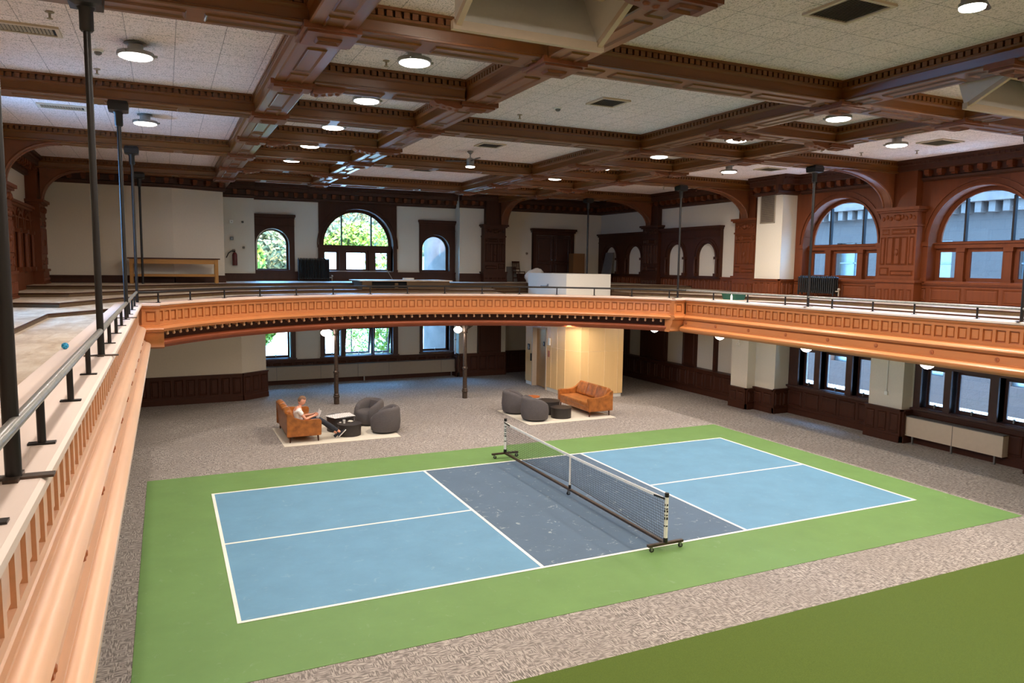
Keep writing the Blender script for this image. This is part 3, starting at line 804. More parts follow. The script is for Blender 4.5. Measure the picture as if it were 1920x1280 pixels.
# lights ---------------------------------------------------------------------
def area(x, y, z, p, size=.34, col=WARM, name='lamp_light'):
    l = bpy.data.lights.new(name, 'AREA'); l.shape = 'DISK'; l.size = size; l.energy = p; l.color = col[:3]
    l.spread = radians(170)
    o = bpy.data.objects.new(name, l); C.objects.link(o); o.location = (x, y, z); return o
P_DISC, P_FAN = 56, 170
def disc_light(x, y, label, group=None, p=None):
    root = thing('ceiling_light', label, 'ceiling light', (x, y, ZC), 0, group)
    obj('mounting_ring', MB().lathe([(.14, 0), (.15, -.02), (.1, -.03), (.1, -.13), (.235, -.135), (.24, -.15), (.24, -.185), (.215, -.19)], n=28), 'metal', root, smooth=40)
    obj('diffuser', MB().lathe([(.0, -.178), (.215, -.178), (.215, -.195), (.19, -.207), (.0, -.21)], n=28), 'lamp', root, smooth=40)
    k = MB()
    for a in range(3): k.tube((.24 * cos(a * 2.09), .24 * sin(a * 2.09), -.16), (.275 * cos(a * 2.09), .275 * sin(a * 2.09), -.16), .018, 8)
    obj('clip', k, 'metal', root)
    area(x, y, ZC - .225, p or P_DISC)
names_l = ['nearest', 'second', 'third', 'fourth', 'farthest']
XN, XP, XO = -4.15, 4.15, 7.7
for i, y in enumerate((-2.75, .0, 2.85, 5.6, 8.45)):
    disc_light(XN, y, 'round white flush light in the left narrow coffers, %s of the five' % names_l[i], 'flush lights in the left narrow coffers')
    disc_light(XP, y, 'round white flush light in the right narrow coffers, %s of the five' % names_l[i], 'flush lights in the right narrow coffers')
disc_light(-XO, -1.25, 'round white flush light alone in the large upper left ceiling panel')
disc_light(-XO, 4.28, 'round white flush light beside the second hanger rod on the left')
disc_light(XO, -1.25, 'round white flush light beside the vent above the right arched windows', p=170)
disc_light(XO, 4.28, 'small round white flush light above the grille on the right wall', p=150)
for y in (-15.5, -12.7, -11, -8.2, -5.4):               # the rows go on behind the photographer
    for x in (XN, XP): area(x, y, ZC - .16, P_DISC)
for y in (-6.8, -12.4):
    for x in (-XO, XO): area(x, y, ZC - .16, P_DISC if x < 0 else 150)

def fan(x, y, label, rot):
    root = thing('ceiling_fan', label, 'ceiling fan', (x, y, ZC))
    obj('canopy', MB().lathe([(.08, 0), (.085, -.03), (.03, -.08), (.018, -.09)], n=18), 'metal', root, smooth=40)
    obj('down_rod', MB().tube((0, 0, -.05), (0, 0, -.2), .016, 10), 'metal', root)
    obj('motor', MB().lathe([(.03, -.17), (.09, -.2), (.105, -.24), (.105, -.36), (.125, -.37), (.125, -.405)], n=24), 'metal', root, smooth=40)
    obj('lamp_lens', MB().lathe([(.0, -.40), (.12, -.405), (.115, -.425), (.0, -.43)], n=24), 'lamp', root, smooth=40)
    for k in range(3):
        a = rot + k * 2 * pi / 3; u = Vector((cos(a), sin(a), 0)); w = Vector((-sin(a), cos(a), .18)).normalized()
        b = MB(); P = [(.1, .035), (.3, .06), (.62, .055), (.68, .02)]
        top = [Vector((0, 0, -.25)) + u * r + w * t for r, t in P] + [Vector((0, 0, -.25)) + u * r - w * t for r, t in reversed(P)]
        b.prism(top, 0, (0, 0, -.012)); obj('blade', b, 'black', root)
    area(x, y, ZC - .46, P_FAN, .22, (1, .84, .66, 1))
fan(0.0, 5.5, 'small three-blade ceiling fan with a round lamp over the middle bay', .5)
fan(-.1, -8.1, 'ceiling fan with a bright lamp cut by the top right edge', 2.5)

def vent(x, y, w, d, label, rot=0, mat='metal'):
    root = thing('ceiling_vent', label, 'ceiling vent', (x, y, ZC), rot)
    f = MB()
    for (a, b, c_, e) in ((-w, w, -d, -d + .05), (-w, w, d - .05, d), (-w, -w + .05, -d + .05, d - .05), (w - .05, w, -d + .05, d - .05)): f.box(a, b, c_, e, -.03, 0)
    obj('frame', f, 'tan2', root)
    obj('backing', MB().box(-w + .04, w - .04, -d + .04, d - .04, -.012, -.002), 'blackmatte', root)
    s = MB(); n = int(w * 2 / .05)
    for i in range(n):
        xx = -w + .06 + i * (2 * w - .12) / n; s.obox((xx, 0, -.017), (.015, 0, .006), (0, d - .05, 0), (0, 0, .002))
    obj('louvre', s, 'tan', root)
vent(-9.08, -1.33, .5, .22, 'rectangular ceiling grille at the far upper left corner')
vent(-9.15, 4.18, .42, .22, 'rectangular ceiling grille left of the second hanger rod')
vent(-9.15, 9.6, .42, .22, 'small rectangular ceiling grille far left above the nook')
vent(.02, -1.22, .3, .3, 'square dark ceiling vent in the large central panel')
vent(.05, 4.3, .32, .3, 'dark ceiling vent behind the ceiling fan')
vent(.1, 9.8, .34, .3, 'farthest dark ceiling vent in the wide middle bays')
vent(-.15, -6.65, .36, .36, 'large square dark ceiling vent at the top of the photo')
vent(9.1, -1.3, .38, .34, 'ceiling vent right of the lone light over the arched windows')
vent(9.2, 4.2, .36, .32, 'ceiling vent over the chase grille at the right')
vent(.15, 15.8, .34, .3, 'ceiling vent over the large back arched window')
def sprinkler(x, y):
    o = obj('ceiling_sprinkler', MB().lathe([(.05, 0), (.05, -.012), (.016, -.02), (.014, -.07), (.035, -.08), (.035, -.086), (.0, -.088)], n=12), 'tan', None, smooth=40); o.location = (x, y, ZC)
    return o
spl = [(-8.6, -2.2, 'brass sprinkler head beside the nearest rod top, upper left'), (-8.3, .6, 'sprinkler head below the smoke detector in the upper left panel'), (-8.45, 3.2, 'sprinkler head left of the second rod bracket'), (-8.3, 6.2, 'sprinkler head under the second left beam'),
       (-4.35, -2.0, 'sprinkler head just below the nearest light in the left narrow coffer'), (-.9, .6, 'sprinkler head in the central panel before the vent'), (-.7, 3.1, 'sprinkler head in front of the fan'), (3.75, -2.4, 'sprinkler head left of the nearest light in the right coffers'),
       (9.8, -.2, 'sprinkler head beyond the right vent'), (7.5, .7, 'sprinkler head left of the lone right light'), (8.9, .7, 'sprinkler head near the right cornice'), (8.6, 5.6, 'sprinkler head by the far right vent'), (6.9, 5.2, 'sprinkler head before the far right vent'), (9.6, 10, 'sprinkler head in the far right corner panel')]
for x, y, l in spl: tag(sprinkler(x, y), l, 'sprinkler')
def detector(x, y, label):
    r = thing('smoke_detector', label, 'smoke detector', (x, y, ZC))
    obj('base', MB().lathe([(.07, 0), (.07, -.03)], n=18), 'white', r, smooth=40); obj('sensor', MB().lathe([(.05, -.03), (.05, -.05), (.03, -.07), (0, -.07)], n=18), 'slate', r, smooth=40)
detector(-.55, -.35, 'round smoke detector next to the square central vent')
detector(-8.2, -.6, 'white smoke detector behind the nearest rod top')
detector(6.9, -.4, 'round smoke detector left of the lone right light')

# flared plywood hoods hung below the ceiling -----------------------------------
def hood(x0, x1, yf, zf, label):
    root = thing('ceiling_hood', label, 'ceiling hood', ((x0 + x1) / 2, yf, zf))
    t = .045; yb = yf - 1.2; zt = 7.79
    # rim: low far edge, sides rising towards the camera
    A = Vector((x0, yf, zf)); B = Vector((x1, yf, zf)); Cc = Vector((x1 + .02, yb, zt - .02)); D = Vector((x0 - .02, yb, zt - .02))
    Au = Vector((x0 + .12, yf + .28, zt)); Bu = Vector((x1 - .05, yf + .28, zt))
    def slab4(p, q, r, s, n): return MB().prism([p, q, r, s], 0, Vector(n) * t)
    obj('far_panel', slab4(A, B, Bu, Au, (0, -1, .3)), 'wallwhite', root, world=True)
    obj('side_panel', MB().prism([A, Au, D], 0, (t, 0, 0)), 'wallwhite', root, world=True)
    obj('side_panel', MB().prism([B, Bu, Cc], 0, (-t, 0, 0)), 'wallwhite', root, world=True)
    obj('throat', MB().quad((x0 + .15, yf + .18, zt - .05), (x1 - .15, yf + .18, zt - .05), (x1 - .15, yb, zt - .05), (x0 + .15, yb, zt - .05)), 'blackmatte', root, world=True)
    rim = MB(); rim.obox((A + B) / 2 + Vector((0, -.02, .0)), ((x1 - x0) / 2 + .03, 0, 0), (0, .035, 0), (0, 0, .045))
    rim.obox((A + D) / 2 + Vector((.03, 0, 0)), (.03, 0, 0), (D - A) / 2, Vector((0, .03, .02))); rim.obox((B + Cc) / 2 - Vector((.03, 0, 0)), (.03, 0, 0), (Cc - B) / 2, Vector((0, .03, .02)))
    obj('rim', rim, 'tan2', root, world=True)
    obj('cross_rail', MB().box(x0 + .1, x1 - .1, yf - .3, yf - .22, zt - .2, zt - .12), 'tan2', root, world=True)
hood(-4.72, -3.02, -5.85, 7.18, 'large pale flared plywood hood hanging at the top centre')
hood(3.2, 4.9, -5.85, 7.18, 'pale flared plywood hood cut by the upper right edge')

# ------------------------------------------------------------------ pilasters
def pilaster(axis, wall, face, c, w, z0, label, matn='mahog', bracket=True, blen=2.0, zcap=6.5, s=1, bc=None, lowbase=True):
    """axis 'x': stands on a side wall (faces -s x); 'y': on the back wall"""
    def T(u, d, z):           # u along wall, d = distance out of the wall face toward the room
        return (wall - s * d, c + u, z) if axis == 'x' else (c + u, wall - d, z)
    D = abs(wall - face)
    root = thing('pilaster', label, 'pilaster', T(0, 0, z0), 0, 'mahogany wall pilasters')
    def bx(mb, u0, u1, d0, d1, za, zb):
        vs = [T(u, d, z) for z in (za, zb) for d in (d0, d1) for u in (u0, u1)]
        return mb.add(vs, [(0, 2, 3, 1), (4, 5, 7, 6), (0, 1, 5, 4), (2, 6, 7, 3), (0, 4, 6, 2), (1, 3, 7, 5)])
    N = Vector(T(0, 1, 0)) - Vector(T(0, 0, 0)); U = Vector(T(1, 0, 0)) - Vector(T(0, 0, 0))
    def pan(mb, u0, u1, za, zb, d, **k):
        mb.panel(T(u0, d, za), U, UZ, N, u1 - u0, zb - za, k.get('b', .03), k.get('t', .026), True)
    h = w / 2; b = MB(); bx(b, -h - .06, h + .06, 0, D + .06, z0, z0 + .14); bx(b, -h - .03, h + .03, 0, D + .03, z0 + .14, 4.46); bx(b, -h - .07, h + .07, 0, D + .07, 4.46, 4.53)
    n = 5
    for i in range(n): pan(b, -h + i * w / n + .04, -h + (i + 1) * w / n - .04, z0 + .2, 4.28, D + .03)
    obj('pedestal', b, matn, root, world=True)
    sft = MB(); bx(sft, -h, h, 0, D, 4.53, zcap - .5)
    zz0, zz1 = 4.65, zcap - .56; H = zz1 - zz0
    pan(sft, -h + .2, h - .38, zz1 - .16, zz1, D); pan(sft, h - .3, h - .08, zz1 - .16, zz1 - .0, D); pan(sft, -h + .06, -h + .18, zz1 - .16, zz1, D, b=.02)
    pan(sft, -h + .06, -h + .2, zz0 + .3, zz1 - .22, D, b=.02); pan(sft, h - .2, h - .06, zz0 + .3, zz1 - .22, D, b=.02)
    pan(sft, -h + .06, h - .4, zz0, zz0 + .14, D, b=.02); pan(sft, h - .34, h - .06, zz0, zz0 + .22, D, b=.02)
    for k in range(3):
        a = -h + .25 + k * (w - .5) / 3; pan(sft, a + .01, a + (w - .5) / 3 - .01, zz0 + .3, zz1 - .22, D, b=.02)
    sp = Vector(T(0, D + .02, (zz0 + zz1) / 2)); sft.sphere(sp, .06, 12, 8, 1, 1, 1.6)
    obj('shaft', sft, matn, root, world=True)
    cp = MB(); bx(cp, -h - .02, h + .02, 0, D + .03, zcap - .5, zcap - .44); bx(cp, -h + .01, h - .01, 0, D + .01, zcap - .44, zcap - .1)
    for k in range(9): cp.sphere(T(-h + .1 + k * (w - .2) / 8, D + .01, zcap - .27 + .04 * (k % 2)), .055, 8, 6, .9, .9, 1.2)
    cp.sphere(T(0, D + .03, zcap - .25), .09, 12, 8)
    bx(cp, -h - .05, h + .05, 0, D + .07, zcap - .1, zcap - .05); bx(cp, -h - .1, h + .1, 0, D + .12, zcap - .05, zcap + .03)
    obj('capital', cp, matn, root, world=True)
    up = MB(); bx(up, -h * .75, h * .75, 0, D * .8, zcap + .03, ZC - .02); obj('upper_block', up, matn, root, world=True)
    if bracket:
        k = MB(); r = blen; n = 14; zc_ = ZB - .0; hgt = zc_ - (zcap + .03)
        off = (bc - c) if bc is not None else 0
        # quarter arch rising from the capital to the beam soffit
        arc = [(D + (r) * (1 - cos(t)) , zcap + .03 + hgt * sin(t)) for t in [pi / 2 * i / n for i in range(n + 1)]]
        for hw, th in ((.16, .0),):
            poly_in = [T(off - hw, d, z) for d, z in arc]
            poly = [T(off - hw, D - .02, zcap + .03)] + poly_in + [T(off - hw, D + r, ZB + .02), T(off - hw, D - .02, ZB + .02)]
            k.prism(poly, 0, U * (2 * hw))
        obj('arch_brace', k, 'beam_o', root, smooth=25, world=True)
        for sgn in (-1, 1):
            e = MB(); pts_ = [Vector(T(off + sgn * .14, d, z)) for d, z in arc]
            e.path(pts_, .032, 8); obj('brace_moulding', e, 'beam_o', root, smooth=60, world=True)
    return root
pilaster('x', XR, 11.08, -3.95, 1.2, 3.78, 'mahogany wall pilaster right of the large arched window, cut by the right edge', 'mahog_r', bc=-3.98)
pilaster('x', XR, 11.08, 1.17, 1.15, 3.6, 'carved reddish pilaster between the two right arched windows', 'mahog_r', bc=1.55)
pilaster('x', XRF, 11.0, 7.1, 1.05, 3.6, 'carved pilaster left of the white chase with the grille', 'mahog_r', bc=7.16)
pilaster('x', XRF, 11.0, 12.7, 1.1, 3.6, 'dark pilaster between the pairs of blind arches on the right', 'mahog', bc=12.87)
pilaster('y', 16.45, 16.1, 5.4, 1.0, 4.0, 'tall dark pilaster on the back wall beside the double doors', 'mahog', bc=5.84, blen=1.5)
pilaster('x', XL, -10.65, 7.3, 1.1, 3.8, 'mahogany pilaster at the left edge, nearest the camera', 'mahog_r', s=-1, bc=7.16, blen=1.15)
pilaster('x', XL, -10.65, 12.75, 1.1, 4.0, 'carved mahogany pilaster in the left corner beside the nook wall', 'mahog_r', s=-1, bc=12.87, blen=1.15)

# blind arcades ------------------------------------------------------------
def arcade(mf, u0, u1, z0, z1, cs, hw, label, infill='wall', matn='mahog', zs=5.2, zb=4.5):
    root = thing('blind_arcade', label, 'blind arcade', mf((u0 + u1) / 2, z0, 0))
    m = MB(); pierced(m, mf, u0, u1, z0, z1 - .06, [(c - hw, c + hw, zb, zs, True) for c in cs], depth=.1, d0=-.14)
    for a in (u0, u1): m.quad(mf(a, z0, -.14), mf(a, z1, -.14), mf(a, z1, 0), mf(a, z0, 0))
    obj('screen', m, matn, root, world=True)
    cm = MB(); mbox(cm, mf, u0 - .06, u1 + .06, z1 - .07, z1, -.24, 0); mbox(cm, mf, u0 - .02, u1 + .02, z1 - .14, z1 - .07, -.19, 0); mbox(cm, mf, u0, u1, z1 - .42, z1 - .38, -.17, -.13)
    obj('crown', cm, matn, root, world=True)
    for c in cs:
        a = MB(); archband(a, mf, c, zs, hw + .02, hw + .1, -.14, -.18); archband(a, mf, c, zs, hw + .17, hw + .2, -.14, -.165); obj('arch_moulding', a, matn, root, world=True)
        f = MB(); mbox(f, mf, c - hw, c + hw, zb, zs + hw, -.05, -.02); obj('arch_infill', f, infill, root, world=True)
    edges = sorted([c - hw - .12 for c in cs] + [c + hw + .12 for c in cs])
    for e in edges:
        q = MB(); p0 = Vector(mf(e, zb + .03, -.19)); p1 = Vector(mf(e, zs - .08, -.19)); q.tube(p0, p1, .05, 12, .042)
        mbox(q, mf, e - .08, e + .08, zb - .02, zb + .1, -.26, -.13); mbox(q, mf, e - .08, e + .08, zs - .1, zs, -.26, -.13)
        obj('colonnette', q, matn, root, smooth=40, world=True)
    return root
arcade(mapRF, 8.5, 12.1, 4.4, 6.37, [9.25, 11.1], .5, 'dark wooden arcade with two pale blind arches behind the green bin', zs=5.22)
arcade(mapRF, 13.3, 16.95, 4.4, 6.3, [14.0, 15.9], .5, 'farthest dark arcade with two blind arches by the far right corner', zs=5.2)
arcade(mapL, 8.0, 12.15, 3.8, 6.3, [9.1, 10.2, 11.3], .38, 'mahogany arcade with dark blind arches on the left wall', infill='mahog', matn='mahog_r', zs=5.6, zb=4.5)

# wainscots ------------------------------------------------------------------
WS = [0]
def wainscot(p0, p1, z0, z1, matn='mahog_low', pw=.42, thick=.06, rows=1, name=None):
    """panelled dado between two plan points, room on the left of the direction"""
    x0, y0 = p0; x1, y1 = p1; d = Vector((x1 - x0, y1 - y0, 0)); L = d.length; d.normalize(); n = Vector((-d.y, d.x, 0))
    TN[0] += 1; m = MB()
    m.obox(Vector(((x0 + x1) / 2, (y0 + y1) / 2, (z0 + z1) / 2)) + n * thick / 2, d * L / 2, n * thick / 2, (0, 0, (z1 - z0) / 2))
    m.obox(Vector(((x0 + x1) / 2, (y0 + y1) / 2, z1 - .02)) + n * (thick / 2 + .02), d * L / 2, n * (thick / 2 + .02), (0, 0, .025))
    m.obox(Vector(((x0 + x1) / 2, (y0 + y1) / 2, z0 + .09)) + n * (thick / 2 + .015), d * L / 2, n * (thick / 2 + .015), (0, 0, .09))
    k = max(1, round(L / pw)); w = L / k; zz0 = z0 + .24; zz1 = z1 - .1
    hh = (zz1 - zz0) / rows
    for r in range(rows if hh > .14 else 0):
        for i in range(k):
            O = Vector((x0, y0, zz0 + r * hh + .02)) + d * (i * w + .05) + n * (thick + .001); m.panel(O, d, UZ, n, w - .1, hh - .04, .034, .022)
    return struct('trim_%d' % TN[0], m, matn)
# lower storey
wainscot((-5.11, 13.95), (XL, 13.87), 0, .95, pw=.36, matn='mahog_low'); wainscot((-4.22, 14.56), (-5.11, 13.96), 0, .95)
wainscot((3.92, 17), (-4.2, 17), 0, .98); wainscot((6.1, 16.45), (3.92, 16.45), 0, 1.0); wainscot((XRF, 17), (6.1, 17), 0, .98); wainscot((3.9, 16.45), (3.9, 17), 0, 1.0)
wainscot((XRF, 6.9), (XRF, 17), 0, .95, thick=.3, pw=.5); wainscot((10.45, 6.1), (10.45, 6.9), 0, .72); wainscot((10.85, 6.1), (10.43, 6.1), 0, .72, pw=.3)
wainscot((10.8, 5.2), (10.8, 6.1), 0, .78, pw=.45); wainscot((XR, 5.2), (10.75, 5.2), 0, .82, pw=.34)
wainscot((XR, YN), (XR, 5.2), 0, .92, pw=.7)
wainscot((XL, 13.9), (XL, YN), 0, .95)
# gallery storey
wainscot((-7.15, 13.9), (XL, 13.9), 4.05, 4.33, 'mahog', pw=.9); wainscot((-5.55, 14.5), (-7.15, 13.9), 4.05, 4.33, 'mahog', pw=.9)
wainscot((-4.32, 16.6), (-5.6, 16.6), 4.05, 4.38, 'mahog'); wainscot((3.92, 17), (-4.3, 17), 4.05, 4.46, 'mahog', pw=.8)
wainscot((6.1, 16.45), (3.9, 16.45), 4.05, 4.44, 'mahog'); wainscot((XRF, 17), (6.1, 17), 4.05, 4.44, 'mahog')
wainscot((XRF, 6.35), (XRF, 17), 3.7, 4.47, 'mahog_r', pw=.34); wainscot((10.8, 5.2), (10.8, 6.35), 3.7, 4.46, 'mahog_r', pw=.3); wainscot((XR, 5.2), (10.78, 5.2), 3.7, 4.46, 'mahog_r', pw=.3)
wainscot((XR, YN), (XR, 5.2), 3.7, 4.46, 'mahog_r', pw=.95)
wainscot((XL, 13.9), (XL, YN), 3.8, 4.5, 'mahog_r', pw=.5)
# lower storey: plain timber bays between the plaster panels
def slabtrim(mf, u0, u1, z0, z1, d0, d1, matn='mahog_low'):
    TN[0] += 1; m = MB(); mbox(m, mf, u0, u1, z0, z1, d0, d1); mpanel(m, mf, u0 + .06, u1 - .06, z0 + .08, z1 - .05, d0)
    return struct('trim_%d' % TN[0], m, matn)
for a, b in ((14.35, 16.95), (11.6, 13.4), (9.72, 10.5), (8.52, 8.68)): slabtrim(mapRF, a, b, .93, 2.75, -.12, 0)
slabtrim(lambda u, z, d: (u, 16.45 + d, z), 4.75, 5.8, .98, 2.75, -.2, 0)
# white plaster piers between the right lower windows
for i, c in enumerate((1.24, -3.25)):
    TN[0] += 1
    struct('trim_%d' % TN[0], MB().box(11.08, XR, c - .54, c + .54, .92, 2.75), 'wall')
    wainscot((11.05, c - .58), (11.05, c + .58), 0, .93, pw=.4); wainscot((XR, c - .58), (11.05, c - .58), 0, .93, pw=.4)

# ------------------------------------------------------------------ court and turf
ct = thing('pickleball_court', 'green and blue court mat with white lines laid on the carpet', 'sports court', (0, 0, 0))
obj('green_border', MB().box(-7.93, 7.75, -4.55, 4.55, 0, .006), 'cgreen', ct)
for a, b in ((-6.69, -2.13), (2.13, 6.69)): obj('playing_area', MB().box(a, b, -3.03, 3.03, .006, .009), 'cblue', ct)
obj('kitchen_area', MB().box(-2.13, 2.13, -3.03, 3.03, .006, .009), 'ckitchen', ct)
ln = MB(); W_ = .055; z0, z1 = .009, .012
for y in (-3.048, 3.048 - W_): ln.box(-6.706, 6.706, y, y + W_, z0, z1)
for x in (-6.706, 6.706 - W_): ln.box(x, x + W_, -3.048 + W_, 3.048 - W_, z0, z1)
for x in (-2.134, 2.134 - W_): ln.box(x, x + W_, -3.048 + W_, 3.048 - W_, z0, z1)
ln.box(-6.706 + W_, -2.134, -W_ / 2, W_ / 2, z0, z1); ln.box(2.134, 6.706 - W_, -W_ / 2, W_ / 2, z0, z1)
obj('court_line', ln, 'line', ct)
tf = thing('artificial_turf', 'dark olive green artificial turf strip at the lower right', 'turf', (0, -8, 0))
obj('turf_mat', MB().box(-6.5, 9.5, -14, -5.78, 0, .012), 'turf', tf, world=True)

# portable net ------------------------------------------------------------------
nx, nyn, nyf = .15, -3.18, 3.4
net = thing('pickleball_net', 'wheeled portable net with white posts and white tape across the court', 'net', (nx, 0, .01))
fr = MB(); fr.box(nx - .03, nx + .03, nyn, nyf, .10, .14)
obj('base_beam', fr, 'iron', net, world=True)
for y in (nyn, nyf):
    f = MB(); f.box(nx - .36, nx + .36, y - .03, y + .03, .10, .14); fb_ = obj('foot_bar', f, 'iron', net, world=True)
    p = MB().tube((nx, y, .2), (nx, y, .93), .034, 16); ep_ = obj('end_post', p, 'white', net, smooth=50, world=True)
    p = MB().tube((nx, y, .14), (nx, y, .22), .04, 16).tube((nx, y, .93), (nx, y, 1.0), .037, 16); obj('post_cap', p, 'black', ep_, smooth=50, world=True)
    mk = MB()                                         # small dark marks lettered down the post
    for i, (a, h) in enumerate(((.82, .035), (.76, .02), (.71, .035), (.65, .02), (.58, .045), (.46, .02))):
        for sx in (-1,): mk.box(nx - .02 - .01 * (i % 2), nx + .008, y - .037, y - .033, a - .04, a - .04 + h); mk.box(nx - .037, nx - .033, y - .02, y + .004 * (i % 3), a - .04, a - .04 + h)
    obj('lettering', mk, 'black', ep_, world=True)
    st = MB(); s = 1 if y < 0 else -1
    st.obox((nx - .035, y + s * .16, .89), (.006, 0, 0), (0, .16, -.012 * s), (0, 0, .014)); obj('tension_strap', st, 'black', ep_, world=True)
    for x in (nx - .3, nx + .3):
        w = MB(); w.tube((x + .02, y - .014, .04), (x + .02, y + .014, .04), .04, 18); obj('caster_wheel', w, 'black', fb_, smooth=50, world=True)
        w = MB(); w.box(x - .008, x + .03, y - .022, y - .016, .03, .1).box(x - .008, x + .03, y + .016, y + .022, .03, .1).tube((x, y, .085), (x, y, .105), .025, 12); obj('caster_fork', w, 'metal', fb_, world=True)
yc = .12
obj('centre_post', MB().tube((nx, yc, .2), (nx, yc, .86), .022, 14), 'white', net, smooth=50, world=True)
obj('centre_socket', MB().tube((nx, yc, .13), (nx, yc, .22), .028, 14), 'black', net, smooth=50, world=True)
w = MB(); w.tube((nx - .03, yc - .014, .04), (nx - .03, yc + .014, .04), .04, 18); obj('caster_wheel', w, 'black', net, smooth=50, world=True)
w = MB(); w.box(nx - .05, nx + .0, yc - .022, yc - .016, .03, .1).box(nx - .05, nx + .0, yc + .016, yc + .022, .03, .1); obj('caster_fork', w, 'metal', net, world=True)
def ztop(y): return .865 + .04 * (abs(y - yc) / 3.3) ** 1.5
tp = MB(); n = 30
for i in range(n):
    a = nyn + .1 + (nyf - nyn - .2) * i / n; b = nyn + .1 + (nyf - nyn - .2) * (i + 1) / n
    vs = [(nx - .008 + dx, y, ztop(y) + dz) for dx in (0, .016) for dz in (-.05, 0) for y in (a, b)]
    tp.add(vs, [(0, 1, 3, 2), (4, 6, 7, 5), (0, 4, 5, 1), (2, 3, 7, 6)])
obj('top_tape', tp, 'white', net, world=True)
nm = MB(); r = .0022
def zbot(y):
    u = abs(y - yc); L = 3.1
    return .17 + .12 * sin(min(u / L, 1) * pi) * 0 + .10 * (1 - min(u / L, 1))
y = nyn + .06
while y < nyf - .05:
    nm.obox((nx, y, (zbot(y) + ztop(y) - .04) / 2), (r, 0, 0), (0, r, 0), (0, 0, (ztop(y) - .04 - zbot(y)) / 2)); y += .05
for k in range(15):
    for i in range(n):
        a = nyn + .06 + (nyf - nyn - .12) * i / n; b = nyn + .06 + (nyf - nyn - .12) * (i + 1) / n
        za = zbot(a) + (ztop(a) - .05 - zbot(a)) * k / 14; zb_ = zbot(b) + (ztop(b) - .05 - zbot(b)) * k / 14
        nm.add([(nx - r, a, za - r), (nx + r, a, za - r), (nx + r, a, za + r), (nx - r, a, za + r), (nx - r, b, zb_ - r), (nx + r, b, zb_ - r), (nx + r, b, zb_ + r), (nx - r, b, zb_ + r)],
               [(0, 1, 5, 4), (1, 2, 6, 5), (2, 3, 7, 6), (3, 0, 4, 7)])
obj('net_mesh', nm, 'net', net, world=True)
bc = MB().path([(nx, nyn + .05 + (nyf - nyn - .1) * i / 40, zbot(nyn + .05 + (nyf - nyn - .1) * i / 40)) for i in range(41)], .007, 6)
obj('bottom_cord', bc, 'black', net, world=True)

# ------------------------------------------------------------------ lounge
def rugt(x0, x1, y0, y1, label):
    r = thing('area_rug', label, 'rug', ((x0 + x1) / 2, (y0 + y1) / 2, 0))
    obj('pile', MB().bbox(x0, x1, y0, y1, 0, .014, .005), 'rug', r, world=True)
rugt(-4.75, -1.6, 6.55, 8.95, 'cream rug under the sofa where the person reads')
rugt(2.4, 5.5, 6.55, 8.98, 'cream rug under the empty leather sofa and dark drum tables')
def make_sofa():
    """faces +x, origin at the centre of its floor footprint; 0.88 deep, 2.08 long"""
    r = thing('leather_sofa', 'x', 'sofa')
    D, L = .44, 1.04
    b = MB().bbox(-D + .03, D - .02, -L + .1, L - .1, .17, .31, .02); obj('seat_base', b, 'leather', r, smooth=50)
    s = MB().bbox(-.26, D, -L + .14, L - .14, .30, .45, .045); obj('seat_cushion', s, 'leather', r, smooth=50)
    bk = MB(); bk.prism([(-D - .02, -L + .1, .80), (-D + .08, -L + .1, .82), (-.2, -L + .1, .3), (-D + .02, -L + .1, .17)], 0, (0, 2 * L - .2, 0)); obj('back_frame', bk, 'leather', r)
    for sy in (-1, 1):
        a = MB(); y0 = sy * L - (0 if sy < 0 else .13)
        prof = [(-D - .02, .17), (D, .17), (D + .01, .57), (D - .04, .61), (.1, .6), (-.1, .62), (-.25, .68), (-.36, .78), (-D - .02, .81)]
        bm = bmesh.new(); vs = [bm.verts.new((x, y0, z)) for x, z in prof]; f = bm.faces.new(vs)
        e = bmesh.ops.extrude_face_region(bm, geom=[f]); bmesh.ops.translate(bm, vec=(0, .13, 0), verts=[v for v in e['geom'] if isinstance(v, bmesh.types.BMVert)])
        bmesh.ops.recalc_face_normals(bm, faces=bm.faces)
        bmesh.ops.bevel(bm, geom=list(bm.edges), offset=.015, segments=2, affect='EDGES')
        obj('armrest', a.bm(bm), 'leather', r, smooth=45)
    for i in range(3):
        y0 = -L + .16 + i * .59; c = MB().bbox(-.09, .1, 0, .57, 0, .46, .07)
        R = Matrix.Rotation(radians(-20), 4, 'Y'); mb = MB(); mb.add([R @ Vector(v) + Vector((-.26, y0, .44)) for v in c.v], c.f)
        mb2 = MB(); mb2.add([(v[0] + .012 * sin(v[1] * 23 + i) * cos(v[2] * 19), v[1], v[2]) for v in mb.v], mb.f)
        obj('back_cushion', mb2, 'leather', r, smooth=60)
    for sx in (-.36, .36):
        for sy in (-.95, .95): obj('leg', MB().tube((sx, sy, .17), (sx * 1.03, sy, .0), .026, 10, .016), 'mahog', r, smooth=50)
    return r
sofa = make_sofa(); sofa.location = (-4.18, 7.86, .014); sofa['label'] = 'cognac leather sofa with the reading person on it, seen from behind its arm'
dup(sofa, (5.08, 7.86, .014), pi, 'empty cognac leather sofa in front of the maple elevator wall')
